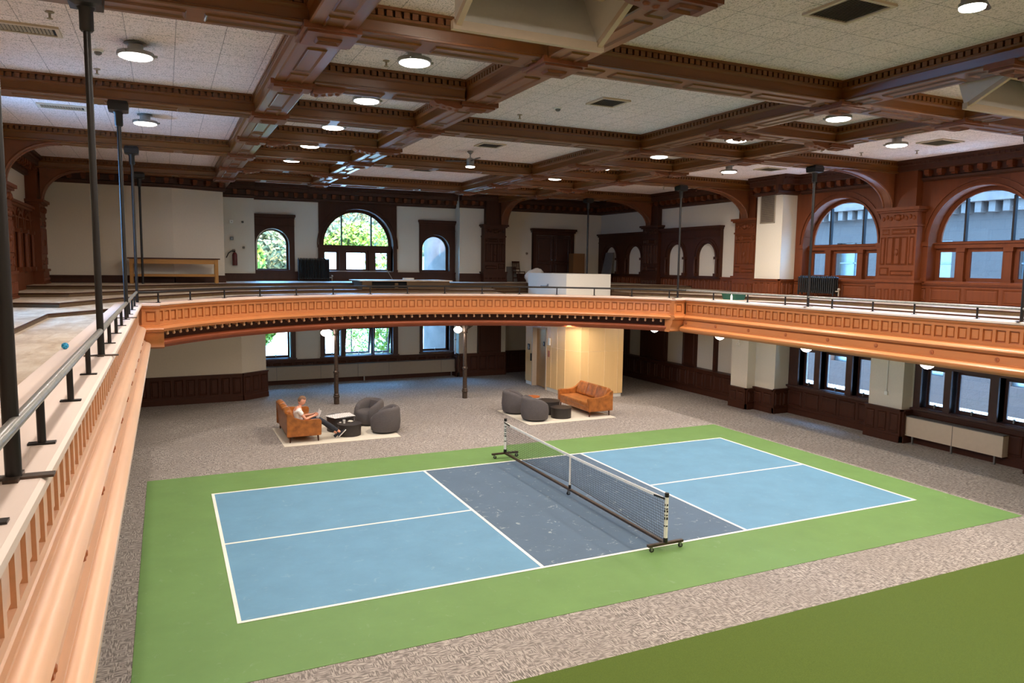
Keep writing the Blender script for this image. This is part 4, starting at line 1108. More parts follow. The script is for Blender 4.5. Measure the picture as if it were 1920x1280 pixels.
def make_chair():
    """barrel swivel chair opening towards -x"""
    r = thing('barrel_chair', 'x', 'armchair')
    obj('plinth', MB().lathe([(.0, 0), (.33, 0), (.33, .035), (.0, .035)], n=32), 'black', r, smooth=40)
    R = .44
    obj('seat', MB().lathe([(.0, .04), (.34, .04), (.38, .07), (.40, .2), (.40, .36), (.375, .415), (.3, .435), (.0, .44)], n=36), 'boucle', r, smooth=60)
    s = MB(); n = 44; rings = []
    for i in range(n + 1):
        t = radians(-128 + 256 * i / n); e = abs(-1 + 2 * i / n)
        zt = .74 - .20 * max(0, (e - .45) / .55) ** 1.6
        w = .085
        sec = [(R - .03, .05), (R + .0, .12), (R + .02, .3), (R + .0, zt - .08), (R - .025, zt - .02), (R - .07, zt), (R - .13, zt - .02), (R - .155, zt - .09), (R - .15, .3), (R - .13, .12)]
        rings.append([(cos(t) * q, sin(t) * q, z) for q, z in sec])
    vs = [p for g in rings for p in g]; m = 10; fs = []
    for i in range(n):
        for k in range(m): fs.append((i * m + k, i * m + (k + 1) % m, (i + 1) * m + (k + 1) % m, (i + 1) * m + k))
    fs += [tuple(range(m)), tuple(n * m + k for k in range(m - 1, -1, -1))]
    obj('wrap_back', s.add(vs, fs), 'boucle', r, smooth=70)
    c = MB().bbox(-.05, .05, -.19, .19, 0, .28, .045); Rm = Matrix.Rotation(radians(14), 4, 'Y')
    q = MB(); q.add([Rm @ Vector(v) + Vector((.2, 0, .43)) for v in c.v], c.f); obj('lumbar_pillow', q, 'boucle', r, smooth=60)
    return r
ch = make_chair(); ch.location = (-1.86, 7.35, .014); ch.rotation_euler = (0, 0, radians(-28)); ch['label'] = 'charcoal barrel chair on the left rug corner, nearer of its pair'; ch['group'] = 'charcoal barrel chairs'
dup(ch, (-2.02, 8.5, .014), radians(25), 'charcoal barrel chair left group, farther one showing seat and pillow')
dup(ch, (2.83, 8.45, .014), radians(158), 'charcoal barrel chair beside the amber side table, far one of the right pair')
dup(ch, (2.92, 7.2, .014), radians(182), 'charcoal barrel chair seen squarely from behind on the right rug')
def drum(x, y, r, h, label):
    t = thing('drum_table', label, 'coffee table', (x, y, .014), 0, 'round dark drum tables')
    obj('drum_body', MB().lathe([(.0, 0), (r - .02, 0), (r - .015, h - .02), (0, h - .02)], n=40), 'drum', t, smooth=40)
    obj('table_top', MB().lathe([(0, h - .02), (r, h - .02), (r + .003, h - .01), (r, h), (0, h)], n=40), 'black' if False else 'drum', t, smooth=40)
    return t
drum(-2.98, 8.0, .4, .42, 'taller black drum table covered with newspapers on the left rug')
drum(-2.88, 7.3, .34, .33, 'low black drum table with the white cup, by the person\'s shoes')
drum(3.85, 7.22, .34, .33, 'low black drum table beside the empty sofa, nearer one')
drum(3.78, 7.98, .4, .42, 'taller dark drum table behind the low one on the right rug')
st = thing('side_table', 'small round side table with an amber wooden top', 'side table', (3.42, 8.35, .014))
obj('table_top', MB().lathe([(0, .49), (.22, .49), (.225, .505), (.22, .52), (0, .52)], n=32), 'copper', st, smooth=40)
obj('stem', MB().tube((0, 0, .02), (0, 0, .49), .02, 12), 'black', st, smooth=50); obj('foot', MB().lathe([(0, 0), (.15, 0), (.15, .012), (.03, .02), (0, .02)], n=24), 'black', st, smooth=40)
# newspapers, cup, snack
def mk_print():
    m, nt, b = new_mat('printed page'); v = coords(nt, (1, 1, 1), (0, 0, .5))
    w = nt.nodes.new('ShaderNodeTexWave'); w.inputs['Scale'].default_value = 5; w.inputs['Distortion'].default_value = 3; nt.links.new(v, w.inputs['Vector'])
    nt.links.new(ramp(nt, w.outputs['Fac'], [(.3, hexc(232, 230, 228)), (.62, hexc(220, 210, 208)), (.7, hexc(150, 60, 70)), (.76, hexc(60, 60, 78)), (.85, hexc(228, 226, 222))]), b.inputs['Base Color'])
    b.inputs['Roughness'].default_value = .8; return m
M['print'] = mk_print()
for i, (x, y, rz, w, h, l) in enumerate(((-3.12, 7.93, .35, .2, .27, 'striped newspaper spread at the left of the tall drum table'), (-2.84, 8.02, .1, .22, .27, 'printed newspaper lying at the right of the tall drum table'))):
    t = thing('newspaper', l, 'newspaper', (x, y, .434 + .004 * i), rz); p = MB()
    p.prism([(-w, -h, 0), (0, -h, .004), (0, h, .004), (-w, h, 0)], 0, (0, 0, .004)); p.prism([(0, -h, .004), (w, -h, 0), (w, h, 0), (0, h, .004)], 0, (0, 0, .004)); obj('pages', p, 'print', t)
t = thing('paper_cup', 'small white paper cup on the low drum table', 'cup', (-3.02, 7.33, .344)); obj('cup_body', MB().lathe([(0, 0), (.03, 0), (.04, .1), (.036, .1), (.028, .01), (0, .01)], n=20), 'white', t, smooth=40)
t = thing('snack_wrapper', 'crumpled pale wrapper on the low drum table', 'wrapper', (-2.82, 7.45, .344)); q = MB()
for k in range(7): q.sphere((.05 * cos(k * 2.4) * (k / 5), .05 * sin(k * 2.4), .02), .03, 7, 5, 1.3, .8, .7)
obj('wrapper', q, 'rug', t)
t = thing('earphone_case', 'tiny white case beside the paper cup', 'case', (-3.11, 7.42, .344)); obj('case_body', MB().bbox(-.03, .03, -.025, .025, 0, .025, .01), 'white', t, smooth=60)

# ------------------------------------------------------------------ cast iron columns and globes
def column(x, y, label):
    r = thing('cast_iron_column', label, 'column', (x, y, 0))
    obj('base', MB().lathe([(.09, 0), (.09, .22), (.11, .24), (.11, .27), (.085, .3), (.1, .33), (.085, .36)], n=20), 'iron', r, smooth=35)
    obj('shaft', MB().lathe([(.075, .36), (.075, 1.05), (.1, 1.07), (.1, 1.12), (.07, 1.15), (.058, 2.35)], n=20), 'iron', r, smooth=35)
    c = MB().lathe([(.058, 2.35), (.1, 2.38), (.08, 2.42), (.12, 2.55), (.16, 2.69)], n=20); 
    for k in range(4):
        a = k * pi / 2; u = Vector((cos(a), sin(a), 0)); n = Vector((-sin(a), cos(a), 0))
        c.prism([u * .06 + Vector((0, 0, 2.4)) - n * .02, u * .1 + Vector((0, 0, 2.5)) - n * .02, u * .3 + Vector((0, 0, 2.62)) - n * .02, u * .3 + Vector((0, 0, 2.69)) - n * .02, u * .06 + Vector((0, 0, 2.69)) - n * .02], 0, n * .04)
    obj('capital', c, 'iron', r, smooth=35)
column(-2.24, 12.1, 'slim cast iron column behind the person\'s sofa')
column(2.27, 11.57, 'slim cast iron column between the two seating groups')
def globe(x, y, z, label, r=.15):
    t = thing('ceiling_globe', label, 'ceiling light', (x, y, z), 0, 'schoolhouse globes under the balcony')
    obj('shade', MB().lathe([(.06, .13), (.09, .1), (r, .05), (r + .01, 0), (r * .85, -.06), (r * .45, -.1), (0, -.115)], n=28), 'globe', t, smooth=50)
    obj('fitter', MB().lathe([(.065, .13), (.07, .16), (.08, 2.76 - z)], n=18), 'iron', t, smooth=40)
    l = bpy.data.lights.new('globe_bulb', 'POINT'); l.energy = 20; l.color = WARM[:3]; l.shadow_soft_size = .15
    o = bpy.data.objects.new('globe_bulb', l); C.objects.link(o); o.location = (x, y, z - .14)
for x, y, z, l in ((-7.3, 9.9, 2.63, 'opal globe light peeking below the curved balcony at the left'), (-2.62, 11.95, 2.47, 'opal globe light left of the slim column behind the person'), (1.95, 11.45, 2.5, 'opal globe light left of the middle slim column'),
                   (8.15, 8.3, 2.63, 'opal globe light beyond the right balcony corner'), (8.5, 5.3, 2.64, 'opal globe light under the right balcony in front of the white piers'), (8.5, 1.78, 2.64, 'opal globe light in front of the left lower window group'), (8.5, -1.8, 2.64, 'opal globe light nearest on the right, by the lower windows')):
    globe(x, y, z, l)

for x, y, l in ((5.2, 9.2, 'small recessed downlight under the balcony before the elevator'),):
    t = thing('recessed_downlight', l, 'ceiling light', (x, y, 2.76)); obj('trim_ring', MB().lathe([(.05, 0), (.07, 0), (.07, -.01), (.05, -.012)], n=20), 'white', t); obj('lens', MB().lathe([(0, -.004), (.05, -.004), (0, -.006)], n=20), 'lamp', t)
    l_ = bpy.data.lights.new('downlight', 'SPOT'); l_.energy = 130; l_.spot_size = radians(140); l_.spot_blend = .6; l_.color = WARM[:3]; l_.shadow_soft_size = .05
    o = bpy.data.objects.new('downlight', l_); C.objects.link(o); o.location = (x, y, 2.72); o.rotation_euler = (radians(25), radians(-20), 0)
# ------------------------------------------------------------------ elevator enclosure
kx, ky0, ky1, kr = 5.85, 10.6, 13.9, 7.85
kk = thing('elevator_enclosure', 'maple panelled elevator enclosure behind the empty sofa', 'elevator', (kx, ky0, 0))
poly = [(kx, ky1), (kx, ky0), (6.05, 9.95), (kr, 9.82), (kr, ky1)]
b = MB()
b.prism([(kx, 12.05, .14), (kx, ky0, .14), (6.12, 9.92, .14), (kr, 9.78, .14), (kr, ky1, .14), (6.4, ky1, .14), (6.4, 12.05, .14)], 0, (0, 0, 2.62))
b.box(kx, 6.6, 13.3, ky1, .14, 2.76); b.box(kx, 6.6, 12.05, 13.3, 2.35, 2.76)
obj('cladding', b, 'kiosk', kk, world=True)
bb = MB().prism([(kx + .03, 12.05, 0), (kx + .03, ky0 + .03, 0), (6.14, 9.96, 0), (kr - .03, 9.82, 0), (kr - .03, ky1, 0), (6.6, ky1, 0), (6.6, 12.05, 0)], 0, (0, 0, .14)).box(kx + .03, 6.5, 13.3, ky1, 0, .14)
obj('skirting', bb, 'wallwhite', kk, world=True)
sm = MB()
def seam(p, q, off): 
    p = Vector(p); q = Vector(q); sm.tube(p, q, .009, 6)
for y in (11.7, 11.2): seam((kx - .002, y, .14), (kx - .002, y, 2.76), 0)
seam((kx - .002, 12.05, 1.72), (kx - .002, ky0, 1.72), 0); seam((kx - .002, ky0, 1.72), (6.12, 9.918, 1.72), 0); seam((6.12, 9.918, 1.72), (kr, 9.778, 1.72), 0)
seam((kx - .002, ky0, .14), (kx - .002, ky0, 2.76), 0); seam((6.12, 9.918, .14), (6.12, 9.918, 2.76), 0)
for u in (.18, .56, .87): x = 6.12 + (kr - 6.12) * u; seam((x, 9.918 - .14 * u, .14), (x, 9.918 - .14 * u, 2.76), 0)
obj('joint_strip', sm, 'seam', kk, world=True)
obj('elevator_door', MB().box(6.0, 6.05, 12.05, 12.66, 0.02, 2.35).box(6.03, 6.08, 12.66, 13.3, .02, 2.35), 'steel', kk, world=True)
obj('door_frame', MB().box(kx - .02, 6.3, 12.05, 12.11, 0, 2.41).box(kx - .02, 6.3, 13.24, 13.3, 0, 2.41).box(kx - .02, 6.3, 12.05, 13.3, 2.35, 2.43), 'tan2', kk, world=True)
obj('notice', MB().box(kx - .025, kx - .005, 12.5, 12.85, 2.42, 2.66), 'white', kk, world=True)
# room sign with a wheelchair figure, level number and call panel
sg = MB().box(kx - .02, kx, 13.5, 13.68, 1.42, 1.66); as_ = obj('accessibility_sign', sg, 'black', kk, world=True)
fg = MB(); fg.obox((kx - .022, 13.6, 1.6), (.002, 0, 0), (0, .012, 0), (0, 0, .012)); fg.obox((kx - .022, 13.6, 1.56), (.002, 0, 0), (0, .008, 0), (0, 0, .03)); fg.obox((kx - .022, 13.575, 1.53), (.002, 0, 0), (0, .028, 0), (0, 0, .006)); fg.obox((kx - .022, 13.55, 1.505), (.002, 0, 0), (0, .006, 0), (0, 0, .022))
for i in range(14):
    a0_ = radians(70 + i * 17); fg.obox((kx - .022, 13.6 + .038 * cos(a0_), 1.5 + .038 * sin(a0_)), (.002, 0, 0), (0, .006, 0), (0, 0, .006))
obj('wheelchair_symbol', fg, 'white', as_, world=True)
lp_ = obj('level_plate', MB().box(5.985, 5.998, 12.5, 12.62, 1.66, 1.84), 'black', kk, world=True)
def text(name, s, size, mat, loc, rot, parent=None, ext=.002):
    cu = bpy.data.curves.new(name, 'FONT'); cu.body = s; cu.size = size; cu.extrude = ext; cu.align_x = 'CENTER'; cu.align_y = 'CENTER'
    o = bpy.data.objects.new(name, cu); C.objects.link(o)
    dg = bpy.context.evaluated_depsgraph_get(); me = bpy.data.meshes.new_from_object(o.evaluated_get(dg)); bpy.data.objects.remove(o)
    me.materials.clear(); me.materials.append(M[mat]); n = bpy.data.objects.new(name, me); C.objects.link(n)
    n.rotation_euler = rot; off = parent.location if parent else Vector((0, 0, 0)); n.location = Vector(loc) - off; n.parent = parent; return n
text('level_number', '1', .12, 'white', (5.98, 12.56, 1.75), (pi / 2, 0, -pi / 2), kk).parent = lp_
obj('card_reader', MB().bbox(kx - .05, kx, 11.75, 11.9, 1.78, 2.05, .01), 'white', kk, world=True)
obj('call_panel', MB().box(kx - .012, kx, 11.8, 11.95, 1.32, 1.56), 'copper', kk, world=True)
obj('call_station', MB().box(kx - .06, kx - .01, 13.28, 13.36, 1.0, 1.3), 'black', kk, world=True)
# upper shaft box
ub = thing('white_shaft_box', 'plain white box standing on the gallery, top of the elevator shaft', 'shaft box', (kx, ky0, 3.7))
obj('box_shell', MB().box(kx, 7.75, 10.6, 13.75, 3.7, 4.52), 'wallwhite', ub, world=True)
h_ = MB().box(kx - .01, kx - .0, 12.0, 12.1, 3.98, 4.12); h_.tube((kx - .05, 12.06, 4.04), (kx - .05, 12.55, 4.04), .015, 8).tube((kx, 12.06, 4.04), (kx - .06, 12.06, 4.04), .02, 8).tube((kx - .05, 12.55, 4.04), (kx - .01, 12.62, 4.0), .012, 8)
obj('lever_handle', h_, 'metal', ub, world=True)

# ------------------------------------------------------------------ radiators
def radiator(axis, x, y, z, L, H, n, label):
    r = thing('cast_iron_radiator', label, 'radiator', (x, y, z))
    s = MB(); w = L / n; g = MB()
    for i in range(n):
        t = -L / 2 + (i + .5) * w
        for q in (-.08, .0, .08):
            p = (t, q) if axis == 'x' else (q, t)
            s.tube((p[0], p[1], .08), (p[0], p[1], H - .06), w * .3, 8)
        p0 = (t, -.1) if axis == 'x' else (-.1, t); p1 = (t, .1) if axis == 'x' else (.1, t)
        s.tube((*p0, H - .06), (*p1, H - .06), w * .42, 8); s.tube((*p0, .1), (*p1, .1), w * .42, 8)
        s.sphere((t if axis == 'x' else 0, 0 if axis == 'x' else t, H - .02), w * .35, 8, 6, 1, 1, 1.3)
    sc_o = obj('section', s, 'rad', r, smooth=50)
    for e in (-1, 1):
        f = MB(); t = e * (L / 2 - w / 2)
        for q in (-.08, .08):
            p = (t, q) if axis == 'x' else (q, t); f.tube((*p, .1), (*p, 0), .025, 8)
        obj('foot', f, 'rad', r, smooth=50)
    v = MB(); t = L / 2 + .1; p = (t, 0) if axis == 'x' else (0, -t)
    v.tube((*p, 0), (*p, .18), .02, 8).sphere((*p, .2), .045, 10, 8); q = (L / 2 - .02, 0) if axis == 'x' else (0, -L / 2 + .02); v.tube((*p, .14), (*q, .14), .02, 8)
    obj('valve', v, 'tan', r, smooth=50)
radiator('y', 11.15, 3.95, 3.78 + .21, 1.45, .6, 18, 'black cast iron radiator under the right arched window')
radiator('x', -2.12, 16.72, 4.095, 1.22, .9, 20, 'black cast iron radiator in front of the back arched window')
def rcover(mf, u0, u1, z0, z1, dep, label, matn, seams):
    r = thing('radiator_cover', label, 'radiator cover', mf((u0 + u1) / 2, 0, -dep / 2))
    b = MB(); mbox(b, mf, u0, u1, z0, z1, -dep, -.02); obj('cover_panel', b, matn, r, world=True)
    s = MB()
    for u in seams: mbox(s, mf, u - .006, u + .006, z0, z1, -dep - .006, -dep + .001)
    mbox(s, mf, u0, u1, z1 - .012, z1 + .01, -dep - .012, -.02); obj('cover_trim', s, 'slate', r, world=True)
    for u in (u0 + .2, (u0 + u1) / 2, u1 - .2):
        k = MB(); mbox(k, mf, u - .02, u + .02, 0, z0, -dep + .03, -dep + .07); obj('leg', k, 'metal', r, world=True)
rcover(mapB, -4.15, 3.88, .2, .74, .28, 'long tan radiator cover under the lower back windows', 'tan', [-3.6, -1.9, -.4, .9, 3.2])
rcover(mapR, -2.05, .6, .22, .76, .3, 'cream radiator cover under the right lower windows', 'tan2', [-.75])

# ------------------------------------------------------------------ gallery clutter
wbn = thing('work_bench', 'long yellow pine work table against the nook wall', 'table', (-7.12, 13.4, 4.095))
obj('table_top', MB().box(-8.5, -5.78, 13.1, 13.7, 4.87, 4.91), 'mahog', wbn, world=True)
obj('apron', MB().box(-8.44, -5.84, 13.14, 13.18, 4.72, 4.87).box(-8.44, -5.84, 13.62, 13.66, 4.72, 4.87), 'bench', wbn, world=True)
obj('lower_shelf', MB().box(-8.42, -5.86, 13.16, 13.64, 4.31, 4.39), 'bench', wbn, world=True)
for x in (-8.44, -5.94):
    for y in (13.12, 13.58): obj('leg', MB().box(x, x + .1, y, y + .1, 4.095, 4.87), 'bench', wbn, world=True)
ex = thing('fire_extinguisher', 'dark red fire extinguisher hanging on the wall left of the back windows', 'fire extinguisher', (-5.05, 16.5, 4.68))
obj('cylinder', MB().lathe([(0, 0), (.085, 0), (.09, .02), (.09, .4), (.06, .47), (.03, .49)], n=20), 'red', ex, smooth=40)
obj('valve_head', MB().tube((0, 0, .48), (0, 0, .56), .025, 10).box(-.1, .03, -.015, .015, .54, .56).box(-.09, .02, -.015, .015, .58, .6), 'black', ex)
obj('hose', MB().path([(-.02, 0, .52), (-.12, -.02, .53), (-.22, -.02, .45), (-.3, -.02, .28)], .018, 8), 'black', ex, smooth=60)
for x, z, w, m_, l, n_ in ((-5.13, 6.3, .06, 'white', 'small white box high on the wall above the extinguisher', 'alarm_box'), (-5.13, 5.68, .06, 'slate', 'small grey square plate above the extinguisher', 'wall_plate'), (-4.74, 6.3, .035, 'black', 'small dark bracket high beside the white wall box', 'wall_bracket'), (-4.72, 5.35, .035, 'black', 'small dark switch right of the extinguisher', 'light_switch')):
    t = thing(n_, l, 'wall fitting', (x, 16.58, z)); obj('plate', MB().bbox(-w, w, -.04, .019, -w, w, .008), m_, t)
    obj('button', MB().tube((0, -.04, 0), (0, -.055, 0), w * .35, 10), 'metal', t)
ct_ = thing('light_switch', 'pale round wall switch left of the double doors', 'wall fitting', (7.35, 16.98, 5.35)); obj('plate', MB().tube((0, 0, 0), (0, -.03, 0), .06, 16), 'tan', ct_, smooth=50); obj('button', MB().tube((0, -.03, 0), (0, -.045, 0), .02, 10), 'black', ct_)
# double door
dd = struct('door_1', loc=(8.6, 17, 4.09))
f = MB(); pierced(f, mapB, 7.6, 9.75, 4.05, 6.42, [(7.78, 9.58, 4.1, 6.18, False)], depth=.02, d0=-.09)
f.box(7.52, 9.83, 16.78, 17, 6.38, 6.48).box(7.56, 9.79, 16.84, 17, 6.3, 6.38).box(7.6, 7.64, 16.91, 17, 4.05, 6.4).box(9.71, 9.75, 16.91, 17, 4.05, 6.4); obj('door_casing', f, 'mahog', dd, world=True)
for a, b in ((7.79, 8.67), (8.69, 9.57)):
    m = MB().box(a, b, 16.94, 16.99, 4.1, 6.17)
    for z0_, z1_ in ((4.2, 4.9), (5.0, 6.05)): m.panel((a + .1, 16.938, z0_), (1, 0, 0), UZ, (0, -1, 0), b - a - .2, z1_ - z0_)
    o = obj('door_leaf', m, 'blind', dd, world=True)
    k = MB().sphere((0, -.06, .98), .035, 12, 8).tube((0, 0, .98), (0, -.06, .98), .015, 8); kx_ = b - .08 if a < 8 else a + .08
    q = MB(); q.add([(v[0] + kx_, v[1] + 16.94, v[2] + 4.1) for v in k.v], k.f)
    ko = obj('door_knob', q, 'metal', None, smooth=50); ko.parent = o; ko.matrix_parent_inverse = Matrix.Identity(4); ko.location = -o.parent.location - o.location
# chair, board, boxes
wc = thing('wooden_chair', 'old slatted wooden chair by the back wall near the doors', 'chair', (6.72, 16.45, 4.095), radians(12))
s = .2
obj('seat', MB().bbox(-s, s, -s, s, .42, .455, .01), 'mahog', wc)
for x in (-s + .02, s - .02):
    for y in (-s + .02, s - .02): obj('leg', MB().tube((x, y, 0), (x, y, .42), .018, 8), 'mahog', wc)
bk = MB()
for x in (-.19, .19): bk.tube((x, .18, .42), (x, .26, .9), .018, 8)
bk.box(-.2, .2, .235, .265, .82, .9).box(-.2, .2, .2, .22, .54, .58); 
for k in range(5): x = -.13 + k * .065; bk.obox((x, .228, .7), (.016, 0, 0), (0, .005, 0), (0, .022, .14))
obj('backrest', bk, 'mahog', wc); obj('stretcher', MB().box(-.19, .19, -.19, -.165, .16, .19).box(-.19, .19, .165, .19, .16, .19), 'mahog', wc)
t = thing('leaning_board', 'grey board leaning on the back wall behind the wooden chair', 'board', (6.42, 16.72, 4.095)); obj('board_sheet', MB().prism([(-.32, -.08, 0), (.32, -.08, 0), (.32, .1, .66), (-.32, .1, .66)], 0, (0, .02, 0)), 'slate', t)
t = thing('cardboard_box', 'tall brown cardboard box standing in front of the double doors', 'box', (9.62, 16.4, 4.095)); obj('carton', MB().box(-.3, .3, -.2, .2, 0, 1.28), 'card', t); obj('flap', MB().box(-.3, .3, -.2, 0, 1.28, 1.287).box(-.3, .3, .005, .2, 1.28, 1.287), 'card', t)
t = thing('covered_bundle', 'bundle under a crumpled white sheet behind the white shaft box', 'bundle', (6.6, 14.6, 4.095)); q = MB(); q.sphere((0, 0, .2), .42, 22, 12, 1.1, .6, .95)
q.v = [(v[0] + .04 * sin(v[2] * 17 + v[1] * 9), v[1] + .03 * cos(v[0] * 15), max(0, v[2] + .035 * sin(v[0] * 13))) for v in q.v]
obj('sheet', q, 'fabricwhite', t, smooth=80)
t = thing('propped_board', 'dark grey board leaning inside the farthest blind arch', 'panel', (10.95, 15.85, 4.095)); obj('panel_sheet', MB().prism([(-.18, -.42, 0), (-.18, .42, 0), (.06, .3, 1.35), (.06, -.3, 1.35)], 0, (.04, 0, 0)), 'slate', t)
t = thing('storage_bin', 'green plastic bin on the right gallery step under the blind arches', 'bin', (9.35, 5.7, 3.78)); q = MB(); q.prism([(-.2, -.36, 0), (.2, -.36, 0), (.2, .36, 0), (-.2, .36, 0)], 0, (0, 0, .0))
bn = MB().add([(sx * (.17 + .04 * k), sy * (.3 + .05 * k), .2 * k) for k in (0, 1) for sx, sy in ((-1, -1), (1, -1), (1, 1), (-1, 1))], [(0, 3, 2, 1), (0, 1, 5, 4), (1, 2, 6, 5), (2, 3, 7, 6), (3, 0, 4, 7)]); obj('tub', bn, 'bin', t)
rm = MB().box(-.23, .23, -.38, -.34, .18, .21).box(-.23, .23, .34, .38, .18, .21).box(-.23, -.19, -.34, .34, .18, .21).box(.19, .23, -.34, .34, .18, .21); obj('rim', rm, 'bin', t)
t = thing('water_bottle', 'small pale bottle beside the green bin', 'bottle', (8.95, 5.35, 3.78)); obj('bottle_body', MB().lathe([(0, 0), (.035, 0), (.035, .14), (.014, .18), (.014, .2), (0, .2)], n=14), 'white', t, smooth=40); obj('cap', MB().lathe([(.017, .195), (.017, .215), (0, .216)], n=12), 'tan', t)
t = thing('plastic_ball', 'cyan perforated plastic ball on the left balcony ledge', 'ball', (-8.47, -3.5, 3.837))
bb_ = obj('ball_shell', MB().sphere((0, 0, 0), .037, 24, 16), 'ball', t, smooth=80); hb = MB()
for k in range(20):
    zz = 1 - 2 * (k + .5) / 20; rr = sqrt(1 - zz * zz); a = k * 2.399; n = Vector((rr * cos(a), rr * sin(a), zz)); hb.tube(n * .0365, n * .0374, .005, 8)
obj('hole', hb, 'blackmatte', t)
sb = thing('stage_block', 'low dark wooden stage block with two openings beneath the back arched window', 'stage block', (-.1, 13.2, 3.99))
q = MB(); q.box(-1.1, 2.2, 13.0, 14.6, 3.9, 3.93).box(-1.1, -.75, 13.0, 14.6, 3.93, 4.18).box(.1, .22, 13.0, 13.1, 3.93, 4.12).box(.55, 2.2, 13.0, 14.6, 3.93, 4.18).box(-.75, .55, 13.6, 14.6, 3.93, 4.18)
obj('carcass', q, 'riser', sb, world=True); obj('deck_board', MB().box(-1.2, 2.3, 12.95, 14.65, 4.18, 4.215), 'boards', sb, world=True)
obj('opening', MB().box(-.75, .55, 13.12, 13.14, 3.93, 4.18), 'blackmatte', sb, world=True)
t = thing('window_pole', 'thin pale pole leaning near the back arched window', 'pole', (.35, 14.2, 4.215)); obj('shaft', MB().tube((0, 0, 0), (-.16, .3, .42), .009, 8), 'tan', t)
t = thing('rolled_cable', 'small coil of pale cable on the stage block', 'cable', (1.0, 14.3, 4.215)); q = MB()
for k in range(3): q.path([(.22 * cos(a * .35), .12 * sin(a * .35), .015 + .02 * k) for a in range(19)], .012, 6)
obj('coil', q, 'white', t, smooth=60)
t = thing('stage_box', 'white conduit riser pipe beside the lower back window', 'pipe', (3.78, 16.55, 0)) if False else None
pp = thing('conduit_pipe', 'pale vertical conduit right of the rightmost lower back window', 'pipe', (3.8, 16.62, .98)); obj('pipe', MB().tube((0, 0, 0), (0, 0, 1.78), .035, 10), 'white', pp, smooth=50); obj('pipe_clip', MB().box(-.05, .05, -.04, .04, .6, .64), 'metal', pp)
gr = thing('wall_grille', 'grey louvred grille high on the white chase', 'grille', (10.79, 5.85, 6.3)); obj('grille_frame', MB().box(-.02, 0.009, -.33, -.3, 0, .95).box(-.02, .009, .3, .33, 0, .95).box(-.02, .009, -.33, .33, 0, .03).box(-.02, .009, -.33, .33, .92, .95), 'tan', gr)
q = MB(); 
for k in range(24): q.obox((-.008, 0, .05 + k * .037), (.008, 0, .008), (0, .3, 0), (0, 0, .003))
obj('louvre', q, 'tan', gr); obj('backing', MB().box(-.003, .006, -.3, .3, .03, .92), 'iron', gr)
t = thing('conduit_pipe', 'thin surface conduit on the white pier between right lower windows', 'pipe', (11.06, 1.2, 1.35)); obj('pipe', MB().tube((0, 0, 0), (0, 0, 1.4), .015, 8), 'wallwhite', t); obj('junction_box', MB().bbox(-.03, .019, -.05, .05, -.08, .03, .008), 'wallwhite', t)
t = thing('wall_valve', 'small pale wall valve high on the white pier in the lower right', 'wall fitting', (10.42, 6.5, 2.2)); obj('stem', MB().tube((0.02, 0, 0), (-.06, 0, 0), .012, 8).tube((-.04, 0, 0), (-.04, 0, .5), .012, 8), 'white', t); q = MB()
for k in range(5): a = k * 1.257; q.sphere((-.06, .06 * cos(a), .06 * sin(a)), .025, 8, 6)
obj('handwheel', q, 'white', t)

# ------------------------------------------------------------------ person
def skinned(name, chain_list, mat, parent, sub=2):
    """chain_list: list of [(point, radius)...]; chains share a vertex when points coincide"""
    vs, es, rs, key = [], [], [], {}
    for chn in chain_list:
        prev = None
        for p, r in chn:
            k = tuple(round(c, 4) for c in p)
            if k not in key: key[k] = len(vs); vs.append(p); rs.append(r if isinstance(r, tuple) else (r, r))
            i = key[k]
            if prev is not None: es.append((prev, i))
            prev = i
    me = bpy.data.meshes.new(name); me.from_pydata(vs, es, []); o = bpy.data.objects.new(name, me); C.objects.link(o)
    m = o.modifiers.new('s', 'SKIN'); m.use_smooth_shade = True
    for i, r in enumerate(rs): me.skin_vertices[0].data[i].radius = r
    me.skin_vertices[0].data[0].use_root = True
    s = o.modifiers.new('d', 'SUBSURF'); s.levels = sub; s.render_levels = sub
    dg = bpy.context.evaluated_depsgraph_get(); m2 = bpy.data.meshes.new_from_object(o.evaluated_get(dg)); bpy.data.objects.remove(o)
    m2.materials.clear(); m2.materials.append(M[mat]); m2.polygons.foreach_set('use_smooth', [True] * len(m2.polygons))
    n = bpy.data.objects.new(name, m2); C.objects.link(n); n.parent = parent; return n
PX, PY, PZ = -4.3, 7.12, .41                     # hips on the seat cushion, facing +x
per = thing('person', 'person in a white t-shirt and dark trousers reading on the leather sofa', 'person', (PX, PY, PZ))
V3 = Vector
pel = (0, 0, .1); bel = (.0, 0, .21); chs = (-.02, 0, .36); shc = (.0, 0, .46); nk_ = (.04, 0, .535); hb_ = (.07, 0, .59)
def arm(s):
    sh = (.01, s * .18, .44); el = (.16, s * .24, .22); wr_ = (.37, s * .12, .27); pm_ = (.44, s * .085, .29)
    return sh, el, wr_, pm_
ch_body = [[(pel, (.13, .16)), (bel, (.11, .15)), (chs, (.12, .17)), (shc, (.09, .14)), (nk_, .055), (hb_, .055)]]
for s in (-1, 1):
    sh, el, wr_, pm_ = arm(s)
    ch_body.append([(shc, (.09, .14)), (sh, .055), ((.08, s * .22, .33), .045), (el, .04), ((.27, s * .18, .255), .036), (wr_, .026), (pm_, (.036, .018))])
hipL = (.02, .1, .08); hipR = (.02, -.1, .08)
legs = {1: [(.02, .1, .08), (.29, .1, .13), (.57, .1, .14), (.81, .06, -.07), (1.03, 0.0, -.29)], -1: [(.02, -.1, .08), (.29, -.13, .13), (.57, -.16, .16), (.84, -.16, -.03), (1.1, -.14, -.23)]}
for s in (1, -1):
    L = legs[s]; ch_body.append([(pel, (.13, .16)), (L[0], .085), (L[1], .08), (L[2], .062), (L[3], .052), (L[4], .035)])
body = skinned('body', ch_body, 'skin', per)
